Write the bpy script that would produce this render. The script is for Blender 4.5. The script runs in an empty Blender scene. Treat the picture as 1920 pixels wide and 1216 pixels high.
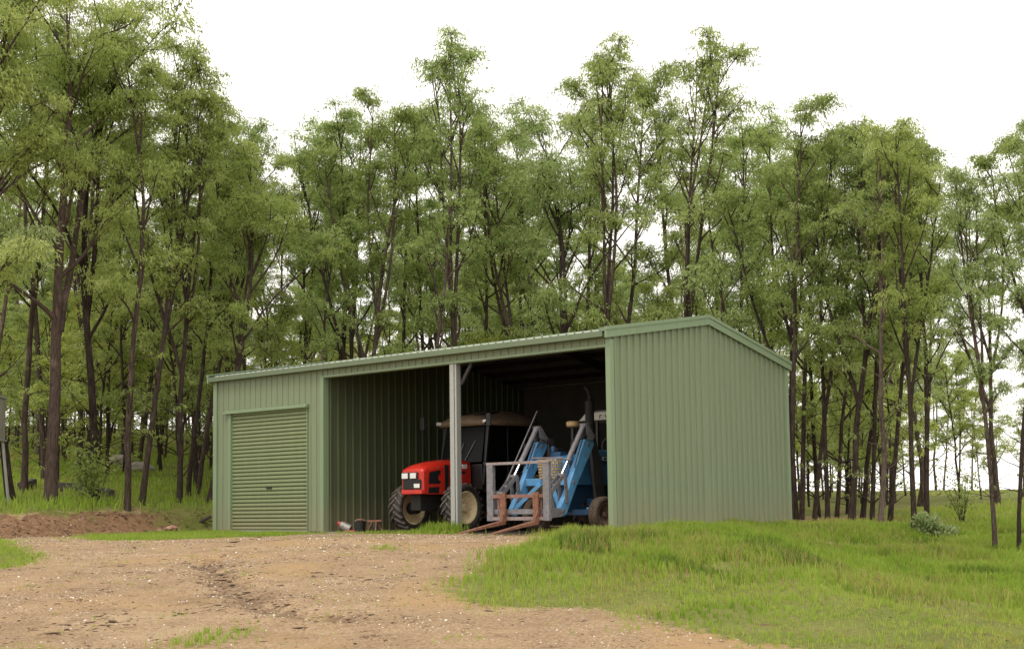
import bpy, math, random
import numpy as np
from mathutils import Vector, Matrix
R = math.radians
random.seed(7)
rng = np.random.default_rng(11)
scene = bpy.context.scene
COL = scene.collection

# ------------------------------------------------------------------ camera
F, PITCH, CY, ROLL = 2289.9, 0.07489, 170.19, -0.013492      # in pixels of a 1920 wide picture
CAMZ = 0.5435
cam = bpy.data.cameras.new("camera")
cam.sensor_width = 36.0
cam.lens = F / 1920 * 36
cam.shift_x = 0.0
cam.shift_y = CY / 1920
cam.clip_end = 3000
camo = bpy.data.objects.new("camera", cam)
COL.objects.link(camo)
camo.matrix_world = Matrix.Translation((0, 0, CAMZ)) @ Matrix.Rotation(PITCH, 4, 'X') @ Matrix.Rotation(math.pi / 2, 4, 'X') @ Matrix.Rotation(ROLL, 4, 'Z')
scene.camera = camo


def px_ray(px, py):
    """direction (x, y, z) of a pixel of the 1920 wide photograph"""
    X, Y = px - 960.0, py - 608.0
    cr, sr = math.cos(ROLL), math.sin(ROLL)
    Y -= CY
    x = X * cr + Y * sr
    y = -X * sr + Y * cr
    u = -y / F
    c, s = math.cos(PITCH), math.sin(PITCH)
    return np.array([x / F, c - u * s, s + u * c])


# ------------------------------------------------------------------ noise
def _h(ix, iy, seed):
    n = (ix * 374761393 + iy * 668265263 + seed * 974711) & 0xFFFFFFFF
    n = ((n ^ (n >> 13)) * 1274126177) & 0xFFFFFFFF
    return ((n ^ (n >> 16)) & 0xFFFF) / 65535.0


def vnoise(x, y, seed=0):
    x = np.asarray(x, float); y = np.asarray(y, float)
    ix = np.floor(x).astype(np.int64); iy = np.floor(y).astype(np.int64)
    fx = x - ix; fy = y - iy
    fx = fx * fx * (3 - 2 * fx); fy = fy * fy * (3 - 2 * fy)
    a = _h(ix, iy, seed); b = _h(ix + 1, iy, seed); c = _h(ix, iy + 1, seed); d = _h(ix + 1, iy + 1, seed)
    return (a * (1 - fx) + b * fx) * (1 - fy) + (c * (1 - fx) + d * fx) * fy


def fbm(x, y, seed=0, oct=4):
    s = 0; a = 0.5; t = 0
    for i in range(oct):
        s = s + a * vnoise(x * 2 ** i, y * 2 ** i, seed + i * 17); t += a; a *= .5
    return s / t


def sstep(a, b, x):
    t = np.clip((np.asarray(x, float) - a) / (b - a), 0, 1)
    return t * t * (3 - 2 * t)


# ------------------------------------------------------------------ shed frame in the world
YAW, SX, SY = 0.667727, 1.8976, 23.49
UX = np.array([math.cos(YAW), -math.sin(YAW)]); UY = np.array([math.sin(YAW), math.cos(YAW)])
SHEDW, SHEDL = 7.68, 12.0


def s2w(x, y, z=0.0):
    q = np.array([SX, SY]) + x * UX + y * UY
    return (float(q[0]), float(q[1]), z)


def w2s(X, Y):
    dx = X - SX; dy = Y - SY
    return dx * UX[0] + dy * UX[1], dx * UY[0] + dy * UY[1]


# ------------------------------------------------------------------ ground shape
def ground(X, Y, fine=True):
    X = np.asarray(X, float); Y = np.asarray(Y, float)
    grav = np.clip((Y - 22.0) * 0.080, -1.1, 0.0)
    yb = np.interp(X, [-30, -11.7, -8.2, -3, 3, 8, 15, 60], [23.5, 27.5, 32.6, 39, 41, 36, 34, 34])
    t = Y - yb + 0.8 * (fbm(X * .5, Y * .5, 3, 3) - .5)
    bank = 0.62 * sstep(-.3, 2.3, t)
    slope = np.interp(X, [-30, -8, 5, 14], [0.105, 0.095, 0.07, 0.04])
    tc = np.clip(t - 2, 0, None)
    hill = slope * np.minimum(tc, 52) - 0.10 * np.clip(tc - 52, 0, 120)
    left = grav + bank + hill
    right = np.interp(Y, [0, 12, 15, 18, 21, 24, 27, 30, 45, 75, 110, 300, 2000],
                      [-1.15, -1.02, -.95, -.87, -.74, -.52, -.31, -.09, .45, 1.28, -.6, -10, -12])
    w = sstep(-2, 9, X - np.clip((Y - 32) * .12, 0, 8)) * sstep(30, 42, Y) + sstep(3.5, 7, X) * (1 - sstep(30, 42, Y))
    z = left * (1 - w) + right * w
    # level pad of the shed and the fill batter round it
    u, v = w2s(X, Y)
    du = np.maximum(np.maximum(-12.4 - u, u - .1), 0); dv = np.maximum(np.maximum(-.4 - v, v - 8.2), 0)
    d = np.hypot(du, dv)
    onr = sstep(-.8, .8, u)          # on the side of the end wall the fill reaches farther out
    k = 1 - sstep(0.1 - .1 * onr, 2.0 + 1.6 * onr, d)
    z = z * (1 - k) + np.where(z * 0 == 0, 0.0, 0.0) * k
    # grassy hump in front of the end wall corner
    hump = -0.07 * np.exp(-(((u + .2) / 1.3) ** 2 + ((v + 1.2) / 1.0) ** 2)) + .10 * np.exp(-(((u - .6) / 1.1) ** 2 + ((v + 2.2) / .7) ** 2))
    z = z + hump
    if fine:
        inside = ((u > -12.2) & (u < .05) & (v > -.05) & (v < 7.9))
        gr = sstep(-1.0, 1.5, X - np.interp(Y, [12, 16, 20, 24], [2.5, .5, -.6, 0])) * sstep(34, 28, Y)
        z = z + np.where(inside, 0, gr * (0.16 * (fbm(X * 1.3, Y * 1.3, 5, 3) - .5) + .05 * (fbm(X * 5, Y * 5, 9, 2) - .5)))
        z = z + np.where(inside, 0, (1 - gr) * (0.05 * (fbm(X * .9, Y * .9, 15, 3) - .5) + .022 * (fbm(X * 6, Y * 6, 19, 3) - .5)))
        z = z + sstep(26, 40, Y) * .25 * (fbm(X * .25, Y * .25, 25, 3) - .5)
        z = z + .12 * np.exp(-((t - .9) / 1.2) ** 2) * (X < 2) * (fbm(X * 3, Y * 3, 33, 3) - .5)
    # washed-out rut across the gravel
        rd = rut_dist(X, Y)
        z = z - 0.07 * np.exp(-(rd / .22) ** 2) + .03 * np.exp(-((rd - .45) / .2) ** 2)
        z = z - np.where(inside, .06, 0)
    return z


RUT = None


def rut_dist(X, Y):
    if RUT is None: return np.full(np.shape(X), 9.0)
    d = np.full(np.shape(X), 9.0)
    wob = .18 * (fbm(X * 2.3, Y * 2.3, 41, 3) - .5)
    for (ax, ay), (bx, by) in zip(RUT[:-1], RUT[1:]):
        L2 = (bx - ax) ** 2 + (by - ay) ** 2
        t = np.clip(((X - ax) * (bx - ax) + (Y - ay) * (by - ay)) / L2, 0, 1)
        d = np.minimum(d, np.hypot(X - ax - t * (bx - ax), Y - ay - t * (by - ay)))
    return np.abs(d + wob)


def hit(px, py, ymax=200):
    """where the ray of a pixel meets the ground"""
    r = px_ray(px, py); r = r / r[1]
    ys = np.arange(6, ymax, .05)
    zs = CAMZ + r[2] * ys
    g = ground(r[0] * ys, ys, False)
    k = np.argmax(zs < g)
    if not (zs < g).any(): k = len(ys) - 1
    return (float(r[0] * ys[k]), float(ys[k]))


def at(px, Y, py=950):
    """world x of a pixel column at distance Y"""
    r = px_ray(px, py); return float(r[0] / r[1] * Y)


def height_at(py, px, Y):
    r = px_ray(px, py); return float(CAMZ + r[2] / r[1] * Y)


RUT = [hit(*q) for q in ((385, 1052), (430, 1100), (500, 1135), (560, 1152), (640, 1160))]

# ------------------------------------------------------------------ materials
def newmat(name):
    m = bpy.data.materials.new(name); m.use_nodes = True
    nt = m.node_tree
    return m, nt, nt.nodes["Principled BSDF"]


def N(nt, t, **kw):
    n = nt.nodes.new(t)
    for k, v in kw.items(): setattr(n, k, v)
    return n


def ramp(nt, stops, interp='LINEAR'):
    n = N(nt, 'ShaderNodeValToRGB'); e = n.color_ramp.elements
    n.color_ramp.interpolation = interp
    while len(e) < len(stops): e.new(.5)
    for x, (p, c) in zip(e, stops):
        x.position = p; x.color = (*c, 1)
    return n


def simple(name, col, rough=.5, metal=0.0, var=.25, scale=6.0, bump=0.0, bscale=60.0, dirt=None, dirt_amt=.0, spec=.5):
    """a worn coat of one colour: slow tone variation, optional dirt and fine bump"""
    m, nt, b = newmat(name)
    tc = N(nt, 'ShaderNodeTexCoord')
    no = N(nt, 'ShaderNodeTexNoise'); no.inputs['Scale'].default_value = scale; no.inputs['Detail'].default_value = 6
    nt.links.new(tc.outputs['Object'], no.inputs['Vector'])
    r = ramp(nt, [(.3, tuple(c * (1 - var) for c in col)), (.7, tuple(min(1, c * (1 + var)) for c in col))])
    nt.links.new(no.outputs['Fac'], r.inputs[0])
    out = r.outputs[0]
    if dirt:
        n2 = N(nt, 'ShaderNodeTexNoise'); n2.inputs['Scale'].default_value = scale * 2.3; n2.inputs['Detail'].default_value = 8
        nt.links.new(tc.outputs['Object'], n2.inputs['Vector'])
        r2 = ramp(nt, [(.62 - dirt_amt * .4, (0, 0, 0)), (.75 - dirt_amt * .3, (1, 1, 1))])
        nt.links.new(n2.outputs['Fac'], r2.inputs[0])
        mx = N(nt, 'ShaderNodeMixRGB'); mx.inputs[2].default_value = (*dirt, 1)
        nt.links.new(r2.outputs[0], mx.inputs[0]); nt.links.new(out, mx.inputs[1]); out = mx.outputs[0]
    nt.links.new(out, b.inputs['Base Color'])
    b.inputs['Roughness'].default_value = rough; b.inputs['Metallic'].default_value = metal
    b.inputs['Specular IOR Level'].default_value = spec
    if bump:
        n3 = N(nt, 'ShaderNodeTexNoise'); n3.inputs['Scale'].default_value = bscale; n3.inputs['Detail'].default_value = 5
        nt.links.new(tc.outputs['Object'], n3.inputs['Vector'])
        bp = N(nt, 'ShaderNodeBump'); bp.inputs['Strength'].default_value = bump; bp.inputs['Distance'].default_value = .02
        nt.links.new(n3.outputs['Fac'], bp.inputs['Height']); nt.links.new(bp.outputs[0], b.inputs['Normal'])
    return m


M = {}
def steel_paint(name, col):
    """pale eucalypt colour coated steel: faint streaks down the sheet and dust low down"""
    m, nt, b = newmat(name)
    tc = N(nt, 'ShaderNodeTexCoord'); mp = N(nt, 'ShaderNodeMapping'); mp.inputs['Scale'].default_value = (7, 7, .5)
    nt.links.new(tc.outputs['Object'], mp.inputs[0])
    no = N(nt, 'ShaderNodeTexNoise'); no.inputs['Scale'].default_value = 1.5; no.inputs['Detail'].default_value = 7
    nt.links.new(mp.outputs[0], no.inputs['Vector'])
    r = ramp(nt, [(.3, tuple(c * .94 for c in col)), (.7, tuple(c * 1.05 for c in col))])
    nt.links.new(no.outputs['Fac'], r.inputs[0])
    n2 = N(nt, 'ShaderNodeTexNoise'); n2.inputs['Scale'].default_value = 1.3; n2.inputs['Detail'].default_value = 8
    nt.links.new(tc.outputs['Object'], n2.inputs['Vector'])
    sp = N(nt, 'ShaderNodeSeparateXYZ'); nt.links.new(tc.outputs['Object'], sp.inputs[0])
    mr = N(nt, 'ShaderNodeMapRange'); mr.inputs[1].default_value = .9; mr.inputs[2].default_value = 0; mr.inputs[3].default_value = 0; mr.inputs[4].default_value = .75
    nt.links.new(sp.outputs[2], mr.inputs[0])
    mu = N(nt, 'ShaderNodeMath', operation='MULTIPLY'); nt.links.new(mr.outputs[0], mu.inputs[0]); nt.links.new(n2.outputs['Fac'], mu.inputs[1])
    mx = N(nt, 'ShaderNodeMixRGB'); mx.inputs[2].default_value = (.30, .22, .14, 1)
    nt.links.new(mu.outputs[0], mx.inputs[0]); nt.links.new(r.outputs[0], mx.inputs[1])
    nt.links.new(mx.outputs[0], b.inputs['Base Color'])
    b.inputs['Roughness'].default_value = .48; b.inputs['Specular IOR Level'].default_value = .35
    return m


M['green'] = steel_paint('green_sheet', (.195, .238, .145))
M['greenshade'] = steel_paint('green_sheet_shaded', (.085, .105, .055))  # wall green darkened for the partition: interior shade put into the colour
M['green2'] = steel_paint('green_flashing', (.205, .275, .165))
M['greenshade2'] = steel_paint('green_gutter', (.135, .175, .105))
M['door'] = steel_paint('roller_door_paint', (.215, .255, .135))
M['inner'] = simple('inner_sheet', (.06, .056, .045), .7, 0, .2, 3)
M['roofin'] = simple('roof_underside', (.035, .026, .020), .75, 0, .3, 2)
M['zinc'] = simple('galvanised_steel', (.36, .37, .345), .5, .3, .06, 14)
M['roofsheet'] = simple('roof_sheet', (.50, .53, .47), .4, .3, .12, 6)
M['darksteel'] = simple('rafter_steel', (.045, .04, .04), .6, .2, .3, 5)
M['concrete'] = simple('concrete', (.30, .27, .22), .9, 0, .25, 7, .4, 80)
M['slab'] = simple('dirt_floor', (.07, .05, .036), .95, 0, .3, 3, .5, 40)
M['red'] = simple('red_paint', (.52, .022, .012), .32, 0, .12, 5, 0, 60, (.30, .10, .06), .12)
M['blue'] = simple('blue_paint', (.10, .31, .58), .42, 0, .14, 5, 0, 60, (.16, .22, .30), .15)
M['blueshade'] = simple('shaded_blue_paint', (.018, .07, .16), .45, 0, .2, 5, 0, 60, (.06, .07, .08), .2)  # tractor blue darkened: shade behind the loader arms put into the colour
M['bluehalfshade'] = simple('half_shaded_blue_paint', (.05, .19, .40), .42, 0, .18, 5, 0, 60, (.10, .12, .14), .25)  # same blue partly darkened for the bonnet, shade of the bay painted in
M['grey'] = simple('grey_paint', (.185, .185, .205), .5, .1, .25, 9, .15, 90, (.17, .10, .07), .2)
M['greylight'] = simple('worn_grey_rail', (.26, .235, .24), .5, .2, .25, 9, .1, 90, (.30, .15, .10), .3)
M['rust'] = simple('rusty_steel', (.19, .080, .048), .75, .1, .3, 11, .3, 60, (.30, .17, .11), .3)
M['rustgrey'] = simple('half_rusted_rail', (.23, .15, .13), .7, .1, .35, 7, .2, 60, (.25, .09, .05), .5)
M['chrome'] = simple('chrome_rod', (.85, .85, .85), .18, 1.0, .03)
M['black'] = simple('black_plastic', (.012, .012, .013), .45, 0, .3, 8)
M['matt'] = simple('sooty_black', (.012, .011, .010), .8, 0, .3, 8)
M['rubber'] = simple('tyre_rubber', (.020, .018, .017), .72, 0, .35, 9, .25, 60, (.075, .055, .04), .3)
M['dustrubber'] = simple('dusty_tyre', (.075, .052, .038), .9, 0, .3, 9, .3, 60, (.13, .09, .06), .4)
M['lug'] = simple('worn_tyre_lug', (.095, .082, .075), .7, 0, .35, 9, .2, 60, (.15, .12, .10), .4)
M['cream'] = simple('cream_rim_paint', (.74, .60, .36), .5, 0, .10, 6, 0, 60, (.40, .28, .16), .12)
M['rimdust'] = simple('dusty_brown_rim', (.16, .10, .07), .8, 0, .3, 6, .2, 60, (.24, .17, .12), .3)
M['roofcream'] = simple('cream_cab_roof', (.18, .13, .085), .55, 0, .15, 3, 0, 60, (.25, .17, .11), .25)
M['canopy'] = simple('off_white_canopy', (.66, .66, .62), .5, 0, .1, 4)
M['white'] = simple('white_plate', (.7, .7, .66), .5, 0, .08, 9)
M['orange'] = simple('dusty_amber_cap', (.50, .33, .16), .5, 0, .2, 6)
M['lamp'] = simple('clear_lamp_glass', (.62, .63, .62), .12, .25, .06, 20)
M['wicker'] = simple('buff_mesh', (.34, .26, .15), .8, 0, .35, 25, .3, 80)
M['canred'] = simple('red_can', (.35, .03, .025), .5, 0, .25, 12, 0, 60, (.15, .08, .06), .3)
M['cangrey'] = simple('dull_tin', (.30, .29, .28), .5, .4, .25, 14, .1, 60, (.2, .14, .1), .3)
M['tin'] = simple('old_grey_sheet', (.27, .26, .22), .6, .1, .15, 2.5, 0, 60, (.33, .26, .19), .2)
M['wood'] = simple('weathered_timber', (.055, .045, .038), .9, 0, .35, 5, .4, 50)
M['rock'] = simple('pale_rock', (.36, .31, .27), .9, 0, .2, 5, .5, 30)
M['redrock'] = simple('pink_rubble', (.42, .24, .17), .9, 0, .25, 9, .5, 40)
gm, gnt, gb = newmat('cab_glass')
gb.inputs['Base Color'].default_value = (.006, .007, .007, 1); gb.inputs['Roughness'].default_value = .2; gb.inputs['Specular IOR Level'].default_value = .07
gb.inputs['Transmission Weight'].default_value = .15; gb.inputs['IOR'].default_value = 1.45
M['glass'] = gm


# ------------------------------------------------------------------ mesh kit
class MB:
    def __init__(s): s.v = []; s.f = []
    def add(s, vs, fs):
        o = len(s.v); s.v += [tuple(map(float, q)) for q in vs]; s.f += [tuple(i + o for i in f) for f in fs]; return s
    def box(s, lo, hi):
        (a, b, c), (d, e, f) = lo, hi
        return s.add([(a, b, c), (d, b, c), (d, e, c), (a, e, c), (a, b, f), (d, b, f), (d, e, f), (a, e, f)],
                     [(0, 3, 2, 1), (4, 5, 6, 7), (0, 1, 5, 4), (1, 2, 6, 5), (2, 3, 7, 6), (3, 0, 4, 7)])
    def bar(s, p, q, w, h, up=(0, 0, 1)):
        """box beam from p to q, w wide across, h deep along up"""
        p = Vector(p); q = Vector(q); d = (q - p).normalized(); up = Vector(up)
        sd = d.cross(up)
        if sd.length < 1e-4: sd = d.cross(Vector((0, 1, 0)))
        sd.normalize(); u = sd.cross(d).normalized()
        c = [a + sd * (i * w / 2) + u * (j * h / 2) for a in (p, q) for i, j in ((-1, -1), (1, -1), (1, 1), (-1, 1))]
        return s.add(c, [(0, 1, 2, 3), (7, 6, 5, 4), (0, 4, 5, 1), (1, 5, 6, 2), (2, 6, 7, 3), (3, 7, 4, 0)])
    def cyl(s, p, q, r, r2=None, n=16, caps=True):
        r2 = r if r2 is None else r2
        p = Vector(p); q = Vector(q); d = (q - p).normalized()
        a = d.orthogonal().normalized(); b = d.cross(a)
        vs = [c + (a * math.cos(t) + b * math.sin(t)) * rr for c, rr in ((p, r), (q, r2)) for t in [2 * math.pi * k / n for k in range(n)]]
        fs = [(k, (k + 1) % n, n + (k + 1) % n, n + k) for k in range(n)]
        if caps: fs += [tuple(range(n - 1, -1, -1)), tuple(range(n, 2 * n))]
        return s.add(vs, fs)
    def tube(s, pts, r, n=8):
        for a, b in zip(pts[:-1], pts[1:]): s.cyl(a, b, r, r, n)
        return s
    def prism(s, poly, x0, x1, axis=0):
        """polygon in the other two axes extruded along axis"""
        def P(a, q):
            q = list(q); q.insert(axis, a); return q
        n = len(poly)
        vs = [P(x0, q) for q in poly] + [P(x1, q) for q in poly]
        return s.add(vs, [tuple(range(n - 1, -1, -1)), tuple(range(n, 2 * n))] + [(k, (k + 1) % n, n + (k + 1) % n, n + k) for k in range(n)])
    def lathe(s, prof, c, axis=0, n=40):
        """prof: (along axis, radius) closed loop round centre c"""
        m = len(prof); vs = []
        for k in range(n):
            t = 2 * math.pi * k / n
            for a, r in prof:
                q = [r * math.cos(t), r * math.sin(t)]; q.insert(axis, a)
                vs.append((c[0] + q[0], c[1] + q[1], c[2] + q[2]))
        fs = []
        for k in range(n):
            for j in range(m):
                a = k * m + j; b = k * m + (j + 1) % m; k2 = ((k + 1) % n) * m
                fs.append((a, b, k2 + (j + 1) % m, k2 + j))
        return s.add(vs, fs)
    def ball(s, c, rad, sub=2):
        import bmesh
        bm = bmesh.new(); bmesh.ops.create_icosphere(bm, subdivisions=sub, radius=1)
        vs = [(c[0] + v.co.x * rad[0], c[1] + v.co.y * rad[1], c[2] + v.co.z * rad[2]) for v in bm.verts]
        fs = [tuple(v.index for v in f.verts) for f in bm.faces]; bm.free()
        return s.add(vs, fs)
    def build(s, name, mat, parent=None, origin=(0, 0, 0), bevel=0.0, smooth=False):
        me = bpy.data.meshes.new(name)
        me.from_pydata([(x - origin[0], y - origin[1], z - origin[2]) for x, y, z in s.v], [], s.f)
        import bmesh
        bm = bmesh.new(); bm.from_mesh(me); bmesh.ops.recalc_face_normals(bm, faces=bm.faces); bm.to_mesh(me); bm.free()
        me.materials.append(mat)
        o = bpy.data.objects.new(name, me); COL.objects.link(o)
        if parent: o.parent = parent
        if smooth:
            for p in me.polygons: p.use_smooth = True
        if bevel:
            md = o.modifiers.new('bevel', 'BEVEL'); md.width = bevel; md.segments = 2; md.limit_method = 'ANGLE'; md.angle_limit = R(50)
        return o


def tag(o, label, cat, group=None):
    o['label'] = label; o['category'] = cat
    if group: o['group'] = group
    return o


def empty(name, loc, rz=0.0, label=None, cat=None, group=None):
    o = bpy.data.objects.new(name, None); COL.objects.link(o); o.location = loc; o.rotation_euler = (0, 0, rz)
    o.empty_display_size = .2
    if label: tag(o, label, cat, group)
    return o


def struct(o, kind='structure'):
    o['kind'] = kind; return o


def fast_mesh(name, verts, faces_flat, nper, mat, attrs=None, smooth=False, mat_index=None):
    """numpy verts (n,3) + flat face indices with nper corners each"""
    me = bpy.data.meshes.new(name)
    nf = len(faces_flat) // nper
    me.vertices.add(len(verts)); me.vertices.foreach_set('co', np.asarray(verts, np.float32).ravel())
    me.loops.add(len(faces_flat)); me.loops.foreach_set('vertex_index', np.asarray(faces_flat, np.int32))
    me.polygons.add(nf)
    me.polygons.foreach_set('loop_start', np.arange(0, nf * nper, nper, dtype=np.int32))
    me.polygons.foreach_set('loop_total', np.full(nf, nper, np.int32))
    if smooth: me.polygons.foreach_set('use_smooth', np.ones(nf, bool))
    for k, a in (attrs or {}).items():
        at_ = me.attributes.new(k, 'FLOAT', 'POINT'); at_.data.foreach_set('value', np.asarray(a, np.float32))
    me.update(); me.validate()
    for m in (mat if isinstance(mat, list) else [mat]): me.materials.append(m)
    return me


# ------------------------------------------------------------------ shed
shed = empty('machinery_shed', s2w(0, 0), -YAW,
             'long pale green ribbed steel farm shed with two open bays and one roller door', 'shed')
HE, RISE = 3.86, 0.656          # eave and rise to the ridge
Hh = 3.63


def ribbed(s0, s1, pitch, top, bot, place, depth=.02, first=.06, rib=.055, both=True, th=.004):
    """ribbed sheet: place(s, out, z) -> local point; top/bot functions of s"""
    xs = [s0]; os_ = [0.0]; k = s0 + first
    while k + rib < s1:
        for a, b in ((k, 0), (k + rib * .14, depth), (k + rib * .86, depth), (k + rib, 0)): xs.append(a); os_.append(b)
        # shallow stiffener swages in the pan
        m1 = k + rib + (pitch - rib) * .5
        if m1 + .02 < s1 and m1 + .02 < k + pitch:
            for a, b in ((m1 - .012, 0), (m1, depth * .12), (m1 + .012, 0)): xs.append(a); os_.append(b)
        k += pitch
    xs.append(s1); os_.append(0.0)
    mb = MB(); n = len(xs)
    vs = []
    for off in (0, -th):
        for a, b in zip(xs, os_): vs.append(place(a, b + off, bot(a)))
        for a, b in zip(xs, os_): vs.append(place(a, b + off, top(a)))
    fs = []
    for i in range(n - 1):
        fs.append((i, i + 1, n + i + 1, n + i)); fs.append((2 * n + i, 3 * n + i, 3 * n + i + 1, 2 * n + i + 1))
        fs.append((i, 2 * n + i, 2 * n + i + 1, i + 1)); fs.append((n + i, n + i + 1, 3 * n + i + 1, 3 * n + i))
    fs.append((0, n, 3 * n, 2 * n)); fs.append((n - 1, 3 * n - 1, 4 * n - 1, 2 * n - 1))
    return mb.add(vs, fs)


front = lambda a, o, z: (a, -o, z)
c_ = lambda k: (lambda s: k)
# front wall of the closed bay, with the doorway left open
fw = MB()
for a, b, t, bt in ((-12, -11.36, HE, .04), (-11.36, -8.56, HE, 2.99), (-8.56, -8.0, HE, .04)):
    q = ribbed(a, b, .2, c_(t), c_(bt), front); fw.add(q.v, q.f)
front_wall = fw.build('front_wall', M['green'], shed)
q = ribbed(-8.0, 0, .2, c_(HE), c_(Hh + .02), front)
q.build('header_sheet', M['green'], shed)
hb = MB().box((-7.99, -.034, Hh - .015), (-.002, -.002, Hh + .035)); hb.box((-7.99, -.0, Hh - .015), (-.002, .16, Hh + .0))
hb.build('header_flashing', M['green2'], shed)
MB().box((-7.95, .18, Hh + .02), (-.1, .24, HE - .02)).build('header_beam', M['zinc'], shed)


def gtop(v):  # underside line of the roof along the depth
    return 3.86 + RISE * (1 - abs(v - SHEDW / 2) / (SHEDW / 2))


def gable(x, sgn):
    mb = MB()
    half = SHEDW / 2
    q = ribbed(0.02, half, .245, lambda s: gtop(s) - .02, c_(.03), lambda a, o, z: (x + sgn * o, a, z), first=.1, depth=.034, rib=.07)
    mb.add(q.v, q.f)
    q = ribbed(half, SHEDW - .02, .245, lambda s: gtop(s) - .02, c_(.03), lambda a, o, z: (x + sgn * o, a, z), first=.06, depth=.034, rib=.07)
    mb.add(q.v, q.f)
    return mb


gable(0, 1).build('end_wall', M['green'], shed)
gable(-12, -1).build('end_wall', M['green'], shed)
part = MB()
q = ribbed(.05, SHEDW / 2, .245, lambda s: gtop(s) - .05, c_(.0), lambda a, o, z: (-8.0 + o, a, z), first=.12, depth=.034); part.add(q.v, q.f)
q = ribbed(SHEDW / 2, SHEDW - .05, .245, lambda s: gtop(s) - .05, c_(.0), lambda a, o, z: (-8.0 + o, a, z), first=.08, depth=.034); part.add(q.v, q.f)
part.build('partition_wall', M['greenshade'], shed)
q = ribbed(-12, 0, .2, c_(HE + .055), c_(.03), lambda a, o, z: (a, SHEDW + o, z)); q.build('back_wall', M['green'], shed)
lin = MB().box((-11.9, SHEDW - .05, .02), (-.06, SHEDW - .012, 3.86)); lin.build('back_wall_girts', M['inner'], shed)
# roof: two ribbed slopes with thickness, insulation blanket beneath
for k, (v0, v1) in enumerate(((-.07, SHEDW / 2), (SHEDW / 2, SHEDW + .07))):
    def pl(a, o, z, v0=v0, v1=v1):
        v = v0 + (v1 - v0) * z
        return (a, v, gtop(min(max(v, -.2), SHEDW + .2)) + .075 + o)
    q = ribbed(-12.05, .03, .2, c_(1.0), c_(0.0), pl, depth=.032); q.build('roof_sheet', M['roofsheet'], shed)
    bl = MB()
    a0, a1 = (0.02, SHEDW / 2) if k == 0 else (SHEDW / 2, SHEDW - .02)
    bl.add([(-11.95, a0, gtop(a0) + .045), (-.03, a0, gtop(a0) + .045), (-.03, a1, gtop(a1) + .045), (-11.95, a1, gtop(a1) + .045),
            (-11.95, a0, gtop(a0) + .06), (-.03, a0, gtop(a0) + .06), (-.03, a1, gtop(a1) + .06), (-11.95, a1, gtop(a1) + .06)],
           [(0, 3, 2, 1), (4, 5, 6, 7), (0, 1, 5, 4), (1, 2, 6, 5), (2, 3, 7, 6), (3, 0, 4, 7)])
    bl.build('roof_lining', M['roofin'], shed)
pu = MB()
for v in (.5, 1.3, 2.1, 2.9, 3.6, 4.1, 4.8, 5.6, 6.4, 7.2):
    pu.box((-11.94, v - .03, gtop(v) - .09), (-.06, v + .03, gtop(v) + .03))
pu.build('purlins', M['darksteel'], shed)
for x in (-8.1, -3.95, -.14):
    rf = MB(); rf.bar((x, .2, gtop(.2) - .22), (x, SHEDW / 2, gtop(SHEDW / 2) - .22), .08, .2)
    rf.bar((x, SHEDW / 2 + .001, gtop(SHEDW / 2) - .222), (x, SHEDW - .2, gtop(SHEDW - .2) - .222), .078, .2)
    rf.build('rafter', M['darksteel'], shed)
# knee brace and the open-bay column
kb = MB().bar((-3.91, .16, 3.18), (-3.62, .16, 3.60), .05, .07); kb.build('knee_brace', M['darksteel'], shed)
colm = MB()
colm.box((-4.10, -.01, -.06), (-3.985, .14, Hh - .016)); colm.box((-3.984, .06, -.06), (-3.966, .139, Hh - .017)); colm.box((-3.965, -.005, -.06), (-3.915, .138, Hh - .018))
colm.build('column', M['zinc'], shed, bevel=.004)
# corner, jamb and edge flashings
fl = MB()
fl.box((-12.045, -.045, .0), (-11.90, -.034, HE)); fl.box((-12.045, -.034, .0), (-12.034, .1, HE))
fl.build('corner_flashing', M['green2'], shed)
fl = MB(); fl.box((-.06, -.046, .0), (.046, -.034, HE - .10)); fl.box((.034, -.034, .0), (.046, .09, HE - .10))
fl.box((-.058, -.033, 0), (-.052, .13, Hh - .017))
fl.build('corner_flashing', M['green2'], shed)
fl = MB(); fl.box((-8.10, -.045, .0), (-7.985, -.034, Hh + .036)); fl.box((-7.996, -.033, .0), (-7.985, .12, Hh - .016))
fl.build('edge_flashing', M['green2'], shed)
fl = MB(); fl.box((SHEDW and .034, SHEDW - .09, 0), (.046, SHEDW + .046, HE - .1)); fl.box((-.08, SHEDW + .035, 0), (.033, SHEDW + .046, HE - .1))
fl.build('corner_flashing', M['green2'], shed)
dj = MB(); dj.box((-11.44, -.06, .02), (-11.335, -.036, 2.96)); dj.box((-11.345, -.035, .02), (-11.335, .06, 2.96))
dj.build('door_jamb', M['green2'], shed)
MB().box((-8.565, -.04, .02), (-8.545, .06, 2.96)).build('door_jamb', M['green2'], shed)
dh = MB(); dh.prism([(-.13, 2.955), (-.13, 3.0), (-.036, 3.04), (-.036, 2.95)], -11.58, -8.50, 0)
dh.build('door_drip_flashing', M['green2'], shed)
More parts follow.
